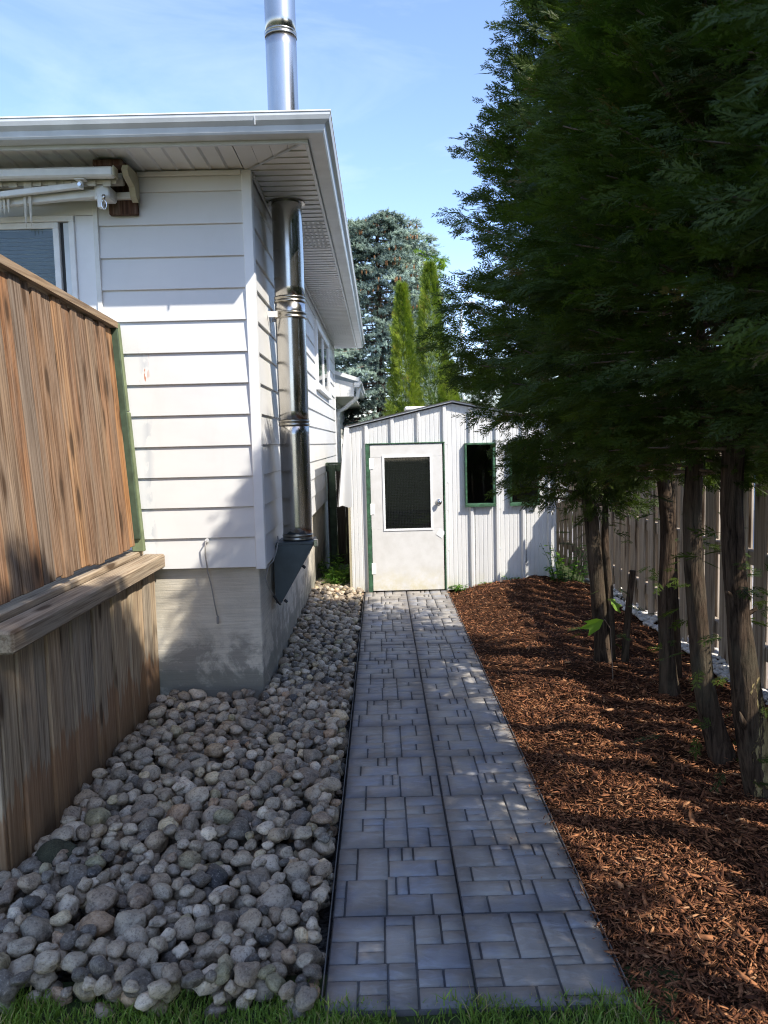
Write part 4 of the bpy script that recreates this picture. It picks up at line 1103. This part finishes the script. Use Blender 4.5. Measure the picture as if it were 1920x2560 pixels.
q_ = MB(); q_.tube([(AX+.45, 13.6, 2.6), (AX+.43, 13.62, 2.45), (AX+.22, 13.7, 2.28), (AX+.08, 13.75, 2.2), (AX+.07, 13.76, .3)], .04, 10); part('downspout', q_, M_WHITE, nb, True)
q_ = MB(); q_.box(AX+.014, AX+.05, 15.4, 16.2, .9, 1.75, .005); o = part('window', q_, M_WHITE, nb)
q_ = MB(); q_.box(AX+.052, AX+.055, 15.5, 16.1, 1.0, 1.65); part('pane', q_, M_GLASS, o)

nh = thing('neighbour_house', (9.5, 10, 0), 'pale blue neighbouring house seen through gaps in the board fence', 'house')
z = .1
while z < 3.0:
    q_ = MB(); q_.prism([(8.2, z), (8.185, z), (8.197, z+.2), (8.2, z+.2)], 1, 3, 22); part('siding_plank', q_, M_NEIGH, nh); z += .2
q_ = MB(); q_.box(8.2, 13, 3, 22, -.1, 3.1); part('wall', q_, M_NEIGH, nh)
q_ = MB(); q_.prism([(7.8, 3.1), (13.4, 3.1), (10.6, 4.6)], 1, 2.7, 22.4); part('roof', q_, M_ROOF, nh)
for y_ in (8.0, 11.5, 15):
    q_ = MB(); q_.box(8.13, 8.184, y_, y_+1.1, 1.0, 2.1, .01); o = part('window', q_, M_WHITE, nh)
    q_ = MB(); q_.box(8.118, 8.128, y_+.08, y_+1.02, 1.08, 2.02); part('pane', q_, M_DARK, o)

lp = thing('street_lamp', (3.3, 31, 0), 'thin street lamp far away beside the left edge of the hedge', 'street lamp')
q_ = MB(); q_.tube([(3.3, 31, 0), (3.3, 31, 6.6), (3.33, 31, 6.85), (3.45, 31, 7.0)], [.07, .05, .04, .035], 10); part('pole', q_, M_GUTTER, lp, True)
q_ = MB(); q_.box(3.42, 3.85, 30.9, 31.1, 6.95, 7.06, .03); part('lamp_head', q_, M_WHITE, lp)

# ------------------------------------------------------------------ hedge of cedars
def frond(npair, detail=True):
    """flat fan-shaped cedar spray along +X, length 1, normal Z"""
    V = []; T = []
    def tri(a, b, c): n = len(V); V.extend([a, b, c]); T.append((n, n+1, n+2))
    bend = random.uniform(-.25, .25)
    def P(u, v, z): return (u, v+bend*u*u, z-.16*u*u)
    def kite(p, ang, l_, w_):
        c_, s_ = math.cos(ang), math.sin(ang); tip = (p[0]+c_*l_, p[1]+s_*l_)
        a_ = (p[0]+c_*l_*.5-s_*w_, p[1]+s_*l_*.5+c_*w_); b_ = (p[0]+c_*l_*.5+s_*w_, p[1]+s_*l_*.5-c_*w_); z_ = random.uniform(-.05, .03)
        tri(P(p[0], p[1], 0), P(a_[0], a_[1], z_*.5), P(tip[0], tip[1], z_)); tri(P(p[0], p[1], 0), P(tip[0], tip[1], z_), P(b_[0], b_[1], z_*.5))
    kite((0, 0), 0, 1.0, .018)
    for i in range(npair):
        t = .08+.80*i/npair
        for s_ in (1, -1):
            tt = t+(.05 if s_ > 0 else 0)+random.uniform(-.02, .02)
            if random.random() < .10: continue
            l_ = (.50-.30*t)*random.uniform(.65, 1.25); ang = math.radians(random.uniform(34, 52)-8*t)*s_
            kite((tt, 0), ang, l_, .024)
            if detail:
                for k_ in range(3):
                    f_ = .22+.24*k_
                    for q2 in (1, -1):
                        if random.random() < .12: continue
                        b_ = (tt+math.cos(ang)*l_*f_, math.sin(ang)*l_*f_); ll = .34*l_*(1.15-f_)+.035; a2 = ang+q2*math.radians(random.uniform(30, 46)); w2 = .018
                        c2, s2 = math.cos(a2), math.sin(a2)
                        tri(P(b_[0]-s2*w2, b_[1]+c2*w2, 0), P(b_[0]+s2*w2, b_[1]-c2*w2, 0), P(b_[0]+c2*ll, b_[1]+s2*ll, random.uniform(-.03, .02)))
    return np.array(V, float), np.array(T)
FR = [frond(5) for _ in range(6)]; FRL = [frond(5, False) for _ in range(3)]
def place(frs, P, D, N, S_, tint):
    """P pos, D direction, N approx normal, S scale"""
    D = D/np.linalg.norm(D, axis=1)[:, None]; B = np.cross(N, D); B /= np.maximum(1e-6, np.linalg.norm(B, axis=1))[:, None]; N = np.cross(D, B)
    VV = []; TT = []; CC = []; off = 0; n = len(P); idx = np.arange(n)
    for k_, (V, T) in enumerate(frs):
        s_ = idx % len(frs) == k_; m_ = s_.sum()
        if not m_: continue
        W = P[s_][:, None]+S_[s_][:, None, None]*(V[None, :, 0:1]*D[s_][:, None]+V[None, :, 1:2]*B[s_][:, None]+V[None, :, 2:3]*N[s_][:, None])
        TT.append((T[None]+(np.arange(m_)*len(V))[:, None, None]).reshape(-1, 3)+off); VV.append(W.reshape(-1, 3)); CC.append(np.repeat(tint[s_], len(V))); off += m_*len(V)
    return np.concatenate(VV), np.concatenate(TT), np.concatenate(CC)
def crown(seed, H, R, zb, nl, nf, rad):
    r = np.random.default_rng(seed)
    limbs = MB(); P = []; D = []; N = []; Sx = []; Tn = []
    for i in range(nl):
        t = ((i+r.random())/nl); z0 = zb-.25+(H-zb+.1)*t**.95; ang = i*2.39996+r.normal(0, .3)
        zr = (z0-zb)/(H-zb); Rz = R*rad(min(1, max(0, zr)))*(.78+.32*r.random())
        up = .30+.9*max(0, zr)+r.normal(0, .12)
        if zr < .12: up = .05+r.normal(0, .15)
        o_ = np.array([math.cos(ang), math.sin(ang), 0]); p0 = np.array([0, 0, z0])
        if o_[0] > .25:
            Rz *= .62
            if zr < .30 and r.random() < .52: continue
        pts = []
        for s_ in np.linspace(0, 1, 6):
            pts.append(p0+o_*Rz*s_+np.array([0, 0, 1])*Rz*(up*s_*.55+.12*s_*s_ - (.16*s_*s_ if zr < .35 else 0)))
        pts = np.array(pts)
        limbs.tube([tuple(p) for p in pts[:5]], [.013*(1-.16*k_)*(.6+.5*(1-zr)) for k_ in range(5)], 5, False)
        m_ = max(5, int(nf*(.45+.8*Rz/R)))
        s_ = r.random(m_)**.62*.86+.14
        ip = s_*5; k0 = np.minimum(4, ip.astype(int)); fr = (ip-k0)[:, None]
        base = pts[k0]*(1-fr)+pts[k0+1]*fr; tang = pts[k0+1]-pts[k0]; tang /= np.linalg.norm(tang, axis=1)[:, None]
        side = np.cross(tang, [0, 0, 1]); sgn = r.choice([-1, 1], m_)[:, None]
        d = tang*(.55+.5*s_[:, None])+side*sgn*r.uniform(.15, 1.0, (m_, 1))*(1.1-.6*s_[:, None])+np.array([0, 0, 1])*(r.normal(-.15, .38, (m_, 1))-.35*(r.random((m_, 1)) < .4))
        spread = Rz*.16*r.random((m_, 1))*sgn
        pos = base+side*spread+r.normal(0, .035, (m_, 3))
        nn = side*sgn*r.uniform(.3, 1.0, (m_, 1))+np.array([0, 0, 1])*r.uniform(-.1, .8, (m_, 1))+r.normal(0, .35, (m_, 3))
        lt = r.uniform(-.22, .28)
        P.append(pos); D.append(d); N.append(nn); Sx.append(r.uniform(.08, .15, m_)); Tn.append(np.where(r.random(m_) < .018, 1.0, np.clip(r.beta(2, 2, m_)*.6+.15+lt, 0, .92)))
    return limbs, [np.concatenate(a) for a in (P, D, N, Sx, Tn)]
radf = lambda z: (1-z)**.55*1.0*min(1, .48+z*3.6) if z < 1 else 0
crown_meshes = []; limb_meshes = []
for sd in range(3):
    lb, a = crown(11+sd, 4.0, 1.10, 0.0, 270, 50, radf)
    V_, T_, c_ = place(FR, *a)
    me = fastmesh('crown', V_, T_, c_); me.materials.append(M_CEDAR); crown_meshes.append(me)
    lm = lb.mesh('limbs', True); lm.materials.append(M_TWIG); limb_meshes.append(lm)
    if sd == 0: print('crown tris', len(T_))
def trunk_mb(pts, rad, seg=20, amp=.16, res=34):
    pts = [Vector(p) for p in pts]; out = []; rr = []
    for i in range(res+1):
        t = i/res*(len(pts)-1); k_ = min(len(pts)-2, int(t)); f = t-k_
        p0 = pts[max(0, k_-1)]; p1 = pts[k_]; p2 = pts[k_+1]; p3 = pts[min(len(pts)-1, k_+2)]
        rr_ = 1+.45*max(0, 1-i/3.0) if pts[0].z < 0 else 1
        out.append(.5*((2*p1)+(p2-p0)*f+(2*p0-5*p1+4*p2-p3)*f*f+(3*p1-p0-3*p2+p3)*f*f*f)); rr.append((rad[k_]*(1-f)+rad[min(len(rad)-1, k_+1)]*f)*rr_)
    sd = random.random()*50
    mb = MB(); mb.tube(out, rr, seg, True, lambda t, i, p: 1+amp*mn.noise((math.cos(t)*2.2+sd, math.sin(t)*2.2, p.z*1.6))+amp*.5*mn.noise((math.cos(t)*6+sd, math.sin(t)*6, p.z*5)))
    return mb
trees = [  # x, y, height, crown bottom, trunk paths, label
 (1.47, 5.43, 5.0, 1.40, [[(1.565, 5.43, -.05), (1.52, 5.43, .514), (1.478, 5.43, 1.008), (1.443, 5.43, 1.288), (1.43, 5.43, 1.6), (1.45, 5.45, 3)], [(1.618, 5.45, -.05), (1.606, 5.45, .436), (1.59, 5.45, .721), (1.574, 5.45, .95), (1.60, 5.5, 1.7)], [(1.688, 5.38, -.05), (1.715, 5.38, .377), (1.748, 5.38, .715)]],
  [[.062, .050, .048, .045, .04, .015], [.036, .03, .028, .026, .01], [.028, .023, .02]], 'farthest hedge cedar with a forked trunk and a thin dead stem beside it'),
 (1.72, 4.7, 5.1, 1.58, [[(1.766, 4.7, -.05), (1.729, 4.7, .532), (1.738, 4.7, 1.022), (1.724, 4.7, 1.264), (1.697, 4.7, 1.7), (1.7, 4.7, 3)], [(1.871, 4.85, -.05), (1.855, 4.85, .367), (1.834, 4.85, .8), (1.80, 4.8, 1.6)]],
  [[.058, .045, .042, .04, .035, .012], [.032, .026, .022, .012]], 'second hedge cedar from the shed, dark trunk with a thin stem behind'),
 (1.52, 3.75, 4.4, 1.62, [[(1.70, 3.75, -.06), (1.655, 3.75, .10), (1.579, 3.75, .404), (1.53, 3.75, .852), (1.506, 3.75, 1.242), (1.513, 3.75, 1.6), (1.55, 3.75, 3)]],
  [[.088, .060, .050, .046, .044, .04, .015]], 'hedge cedar whose slender trunk curves left, third from the shed'),
 (1.50, 3.3, 4.15, 1.72, [[(1.69, 3.3, -.06), (1.64, 3.3, .13), (1.581, 3.3, .46), (1.531, 3.3, .856), (1.50, 3.3, 1.201), (1.495, 3.3, 1.6), (1.55, 3.3, 3)]],
  [[.085, .072, .066, .050, .047, .044, .015]], 'thickest leaning hedge cedar at the right edge, pale torn bark low on its trunk'),
 (1.75, 2.45, 4.1, 1.68, [[(1.8, 2.45, -.05), (1.78, 2.45, 1), (1.75, 2.45, 2), (1.75, 2.45, 3.3)]], [[.07, .055, .045, .015]], 'near hedge cedar overhanging the top right of the view'),
 (1.72, 1.55, 4.7, 1.62, [[(1.72, 1.55, -.05), (1.7, 1.55, 1), (1.72, 1.55, 3.3)]], [[.07, .055, .02]], 'hedge cedar standing level with the lawn edge'),
 (1.85, .65, 5.3, 1.85, [[(1.85, .65, -.05), (1.85, .65, 3.3)]], [[.07, .03]], 'hedge cedar on the lawn beside the viewpoint'),
 (1.8, -.3, 5.5, 2.0, [[(1.8, -.3, -.05), (1.8, -.3, 3.3)]], [[.07, .03]], 'hedge cedar just behind the viewpoint'),
 (1.85, -1.25, 5.3, 1.7, [[(1.85, -1.25, -.05), (1.85, -1.25, 3.3)]], [[.07, .03]], 'hedge cedar farther behind the viewpoint'),
 (1.8, -2.2, 5.2, 1.2, [[(1.8, -2.2, -.05), (1.8, -2.2, 3.3)]], [[.07, .03]], 'last hedge cedar behind the viewpoint'),
]
for i, (x, y, H, zb, paths, rads, lab) in enumerate(trees):
    t = thing('cedar_tree', (x, y, 0), lab, 'tree', 'cedars of the hedge along the fence')
    for p_, r_ in zip(paths, rads): part('trunk', trunk_mb(p_, r_), M_BARKTORN if i == 3 else M_BARK, t, True)
    for nm, me in (('crown', crown_meshes[i % 3]), ('limbs', limb_meshes[i % 3])):
        o = bpy.data.objects.new(nm, me); COL.objects.link(o); o.parent = t
        o.location = (0, 0, zb); o.rotation_euler = (0, 0, (-.45, .3, .05, .6, -.2, .5, -.6, .2, .45, -.3)[i]); s_ = (H-zb)/4.0; w_ = 1.03 if i == 0 else 1.0
        o.scale = (w_, w_, s_)
    if i == 3:
        q_ = MB(); q_.tube([(1.57, 3.27, .36), (1.53, 3.25, .42), (1.515, 3.24, .46)], [.022, .013, .003], 10); part('broken_stub', q_, M_BARK, t, True)
        q_ = MB(); q_.tube([(1.54, 3.29, .86), (1.60, 3.28, .90)], [.014, .008], 8); part('broken_stub', q_, M_BARK, t)
        q_ = MB(); q_.tube([(1.50, 3.28, .95), (1.46, 3.26, .98)], [.012, .007], 8); part('broken_stub', q_, M_BARK, t)
    # low sprays on the stems
    r = np.random.default_rng(90+i); n_ = 26 if i < 4 else 0
    if n_:
        P_ = np.zeros((n_, 3)); D_ = np.zeros((n_, 3))
        for k_ in range(n_):
            zz_ = r.choice([.25, .55, .8, 1.0, 1.15])+r.normal(0, .06); a_ = r.random()*2*PI
            P_[k_] = (x+.03+.05*math.cos(a_), y+.05*math.sin(a_), zz_); D_[k_] = (math.cos(a_), math.sin(a_), r.normal(0, .3))
            P_[k_] += D_[k_]*r.random()*.16
        V_, T_, c_ = place(FR, P_, D_, np.tile([0, 0, 1.], (n_, 1))+r.normal(0, .4, (n_, 3)), r.uniform(.08, .16, n_), r.random(n_)*.9)
        me = fastmesh('low_sprays', V_, T_, c_); link('low_sprays', me, M_CEDAR, t)

for x, y, H, lab in ((3.6, 15.5, 4.4, 'dark cedar beyond the shed behind the board fence'), (5.4, 19.0, 5.6, 'dark tree mass far behind the fence, seen through hedge gaps'), (2.7, 17.5, 3.4, 'low dark cedar behind the shed roof, right of the bright cedars')):
    t = thing('cedar_tree', (x, y, 0), lab, 'tree')
    o = bpy.data.objects.new('crown', crown_meshes[int(y) % 3]); COL.objects.link(o); o.parent = t; o.scale = (1.35, 1.35, H/4)
    q_ = MB(); q_.tube([(x, y, 0), (x, y, H*.7)], [.08, .02], 8); part('trunk', q_, M_BARK, t)

# ------------------------------------------------------------------ bright columnar cedars behind the shed
for i, (x, y, H, R_, lab) in enumerate([(.42, 13.0, 4.22, .33, 'shorter bright green columnar cedar rising behind the shed roof'), (.90, 13.3, 4.62, .42, 'taller bright green columnar cedar right of its twin behind the shed'), (1.22, 13.6, 3.0, .36, 'bushy bright cedar half hidden behind the hedge tip')]):
    r = np.random.default_rng(30+i); n = 6500
    z = H*(r.random(n)**.8)*.99; zr = z/H; lump = 1+.22*np.sin(zr*38+r.random()*6)*r.random(n)
    a = r.random(n)*2*PI; lump *= 1+.12*np.sin(a*5+zr*17)
    rr = R_*np.minimum(1, (1-zr)**.75*1.3)*(.45+.55*r.random(n)**.5)*lump
    P_ = np.stack([rr*np.cos(a), rr*np.sin(a), z], -1); D_ = np.stack([np.cos(a)*.55, np.sin(a)*.55, np.ones(n)*.9], -1)+r.normal(0, .25, (n, 3))
    N_ = np.stack([-np.sin(a), np.cos(a), np.zeros(n)], -1)+r.normal(0, .5, (n, 3))
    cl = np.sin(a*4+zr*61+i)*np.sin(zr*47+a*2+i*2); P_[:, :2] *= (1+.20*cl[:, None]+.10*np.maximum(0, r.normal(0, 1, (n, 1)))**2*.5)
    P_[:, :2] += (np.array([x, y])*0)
    V_, T_, c_ = place(FRL, P_, D_, N_, r.uniform(.07, .15, n), np.clip(r.beta(2, 2, n)*.75+.12+.36*cl, 0, 1))  # tint darkens hollows between clumps: shade put into the foliage colour
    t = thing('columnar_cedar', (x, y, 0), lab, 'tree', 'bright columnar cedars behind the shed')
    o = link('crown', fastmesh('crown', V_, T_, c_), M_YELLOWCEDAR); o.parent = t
    q_ = MB(); q_.tube([(x, y, 0), (x, y, H*.5)], [.04, .01], 8); part('trunk', q_, M_BARK, t)

# ------------------------------------------------------------------ blue spruce
def spruce():
    r = np.random.default_rng(5); sx, sy = .05, 18.0
    V0 = []; T0 = []
    def spike(base, tip, w):
        n = len(V0); b = Vector(base); t = Vector(tip); d = (t-b).normalized(); a = d.orthogonal().normalized(); c = d.cross(a)
        m_ = b+(t-b)*.35
        for k_ in range(3): V0.append((m_+(a*math.cos(k_*2.094)+c*math.sin(k_*2.094))*w)[:])
        V0.append(b[:]); V0.append(t[:])
        for k_ in range(3): T0.extend([(n+3, n+k_, n+(k_+1) % 3), (n+k_, n+4, n+(k_+1) % 3)])
    spike((0, 0, 0), (1, 0, 0), .11)
    for k_ in range(6):
        a_ = k_*1.05; u_ = .15+.11*k_; spike((u_, 0, 0), (u_+.34, .30*math.cos(a_*2.4), .22*math.sin(a_*2.4)), .055)
    tuft = [(np.array(V0), np.array(T0))]
    P = []; D = []; S_ = []; C = []; lb = MB(); cones = MB()
    nl = 300
    for i in range(nl):
        t = (i+r.random())/nl; z0 = .6+6.1*t; a = i*2.39996+r.normal(0, .35)
        prof_r = np.interp(z0, [.5, 2, 4, 5.3, 6.2, 6.7, 7.2], [2.1, 2.0, 1.7, 1.4, 1.15, .8, .35])*(.55+.62*r.random())
        o_ = np.array([math.cos(a), math.sin(a), 0]); sd = np.array([-o_[1], o_[0], 0])
        lb.tube([(sx, sy, z0), tuple(np.array([sx, sy, z0])+o_*prof_r*.5), tuple(np.array([sx, sy, z0-.12])+o_*prof_r*.9)], [.016, .010, .004], 5, False)
        m_ = 120
        s_ = r.uniform(.22, 1.03, m_)**.85; wd = (.10+.34*np.sin(np.clip(s_, 0, 1)*PI*.8))*r.uniform(-1, 1, m_)*.75
        p = np.array([sx, sy, z0])+o_*(prof_r*s_)[:, None]+sd*wd[:, None]+np.array([0, 0, 1])*(-.18*s_**2*prof_r*.6+.05*r.random(m_)-np.abs(wd)*.45)[:, None]
        d = o_*.8+sd*(np.sign(wd)*r.uniform(0, .9, m_))[:, None]+np.array([0, 0, 1])*r.normal(.12, .35, m_)[:, None]
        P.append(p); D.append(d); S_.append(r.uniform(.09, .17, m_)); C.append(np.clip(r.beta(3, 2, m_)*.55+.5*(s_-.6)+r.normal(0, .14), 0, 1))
        if z0 > 4.4 and r.random() < .5:
            for k_ in range(r.integers(2, 7)):
                s2 = r.uniform(.6, 1.0); q = np.array([sx, sy, z0])+o_*prof_r*s2+sd*r.normal(0, .15)+np.array([0, 0, -.05-.08*s2**2*prof_r])
                cones.tube([tuple(q), tuple(q-np.array([0, 0, .05])), tuple(q-np.array([.0, 0, .10]))], [.012, .02, .008], 6)
    P = np.concatenate(P); D = np.concatenate(D); n = len(P)
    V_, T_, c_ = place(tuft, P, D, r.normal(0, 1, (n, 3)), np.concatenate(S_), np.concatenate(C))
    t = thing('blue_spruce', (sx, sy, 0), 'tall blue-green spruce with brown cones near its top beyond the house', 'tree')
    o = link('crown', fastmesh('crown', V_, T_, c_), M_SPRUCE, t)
    q_ = MB(); q_.tube([(sx, sy, 0), (sx, sy, 6.6)], [.16, .03], 10); part('trunk', q_, M_BARK, t)
    part('limbs', lb, M_TWIG, t); part('cones', cones, M_CONE, t)['kind'] = 'stuff'
spruce()

# ------------------------------------------------------------------ pale locust behind
def locust():
    r = np.random.default_rng(15); t = thing('locust_tree', (.9, 20.5, 0), 'light green feathery locust tree showing around the blue spruce', 'tree')
    lb = MB(); lb.tube([(.9, 20.5, 0), (.85, 20.5, 3), (.7, 20.5, 6)], [.16, .1, .05], 8)
    P = []; D = []
    ends = [(.35, 6.9), (.8, 6.9), (1.15, 6.75), (1.0, 6.5), (1.75, 6.4), (1.4, 6.5), (1.5, 6.0), (1.1, 6.2), (1.8, 5.4), (1.3, 5.1), (1.9, 4.4), (2.1, 3.6), (1.7, 3.0), (2.2, 2.6), (-1.6, 6.2), (-1.5, 5.0), (-1.9, 6.6), (1.6, 3.9), (1.4, 4.6)]
    for k_, (ex, ez) in enumerate(ends):
        s0 = Vector((.7, 20.5, min(6, ez*.65))); e = Vector((ex, 20.3+r.normal(0, .3), ez)); mid = (s0+e)/2+Vector((0, 0, .25))
        lb.tube([s0, mid, e], [.03, .012, .004], 5, False)
        for q in range(110):
            f = r.uniform(.5, 1.0); w_ = 1.15-f*.8; p = s0.lerp(e, f)+Vector((r.normal(0, .2)*w_, r.normal(0, .2)*w_, r.normal(0, .12)*w_+.22*math.sin(f*PI)))
            a = r.random()*2*PI; P.append(p[:]); D.append((math.cos(a), math.sin(a), r.normal(-.15, .3)))
    V0 = []; T0 = []
    for i in range(8):
        u = .1+i*.115
        for s_ in (1, -1):
            n = len(V0); V0 += [(u, 0, 0), (u+.08, .08*s_, 0), (u+.08, .22*s_, -.02), (u-.03, .12*s_, 0)]; T0 += [(n, n+1, n+2), (n, n+2, n+3)]
    n = len(P); V_, T_, c_ = place([(np.array(V0), np.array(T0))], np.array(P), np.array(D), np.tile([0, 0, 1.], (n, 1))+r.normal(0, .4, (n, 3)), r.uniform(.20, .34, n), r.beta(2, 2, n))
    link('crown', fastmesh('crown', V_, T_, c_), M_LOCUST, t); part('limbs', lb, M_TWIG, t)
locust()

# ------------------------------------------------------------------ weeds
def weed(x, y, n, h, spread, lab, leaf=.05, seed=0, broad=True, name='weed'):
    r = np.random.default_rng(seed); t = thing(name, (x, y, 0), lab, 'weed'); st_ = MB(); P = []; D = []
    for i in range(n):
        a = r.random()*2*PI; d = r.random()*spread; b = Vector((x+d*math.cos(a), y+d*math.sin(a), 0)); hh = h*(.5+.6*r.random()); lean = Vector((math.cos(a), math.sin(a), 0))*hh*r.uniform(.1, .5)
        e = b+lean+Vector((0, 0, hh)); mid = (b+e)/2+Vector((0, 0, hh*.12)); st_.tube([b, mid, e], [.0035, .003, .0015], 4, False)
        for k_ in range(9):
            f = .2+.8*k_/9; p = b.lerp(mid, f*2) if f < .5 else mid.lerp(e, f*2-1); aa = k_*2.4+a; P.append(p[:]); D.append((math.cos(aa), math.sin(aa), r.normal(.1, .25)))
    V0 = np.array([(0, 0, 0), (.3, .22, .03), (.3, -.22, .03), (.7, .20, .02), (.7, -.20, .02), (1.05, 0, -.10), (.5, 0, -.03)]) if broad else None
    T0 = np.array([(0, 6, 1), (0, 2, 6), (1, 6, 3), (2, 4, 6), (3, 6, 5), (4, 5, 6)])
    frs = [(V0, T0)] if broad else FRL
    n_ = len(P); V_, T_, c_ = place(frs, np.array(P), np.array(D), np.tile([0, 0, 1.], (n_, 1))+r.normal(0, .3, (n_, 3)), r.uniform(leaf*.6, leaf*1.3, n_), r.random(n_))
    link('leaves', fastmesh('leaves', V_, T_, c_), M_WEED, t); part('stems', st_, M_WEED, t)
weed(-.50, 8.75, 26, .26, .13, 'bright green ferny weeds growing between house foundation and shed', .09, 1, False)
weed(-.62, 9.2, 16, .36, .10, 'darker leafy weeds in the gap behind the bright ferny ones', .06, 2)
weed(2.02, 8.42, 26, .50, .16, 'leafy green bush growing at the right corner of the shed', .06, 3, True, 'bush')
weed(1.42, 8.48, 6, .13, .05, 'small dark seedling against the shed below the right window', .045, 4)
weed(.82, 8.48, 7, .07, .08, 'low pale weed beside the shed door frame', .05, 5)
weed(1.12, 8.48, 5, .09, .05, 'low pale weed at the shed foot under the left window', .05, 6)
weed(-.78, 7.0, 5, .05, .03, 'tiny weed sprouting at the foundation edge', .03, 7)
# maple seedling leaf beside trunk
t = thing('maple_seedling', (1.45, 5.0, 0), 'bright green seedling leaf in front of the forked cedar trunk', 'seedling')
def lobed(cx, cy, cz, s_, rz, tilt):
    pts = [(0, 0), (.25, -.35), (.75, -.5), (.62, -.2), (1.0, 0), (.62, .2), (.75, .5), (.25, .35)]
    Mx = Matrix.Translation((cx, cy, cz)) @ Matrix.Rotation(rz, 4, 'Z') @ Matrix.Rotation(tilt, 4, 'Y') @ Matrix.Rotation(.9, 4, 'X')
    q_ = MB(); q_.add([(a*s_, b*s_, -.06*s_*abs(b)*4) for a, b in pts]+[(.45*s_, 0, .0)], [(8, i, (i+1) % 8) for i in range(8)], Mx, tint=.95); return q_
part('leaf', lobed(1.42, 4.95, .47, .17, PI-.1, .35), M_WEED, t)
part('leaf', lobed(1.50, 5.05, .55, .11, .6, .2), M_WEED, t)
q_ = MB(); q_.tube([(1.50, 5.0, 0), (1.48, 5.0, .4), (1.43, 4.96, .47)], .003, 5); part('stem', q_, M_TWIG, t)
for b in list(bpy.data.meshes):
    if b.users == 0: bpy.data.meshes.remove(b)
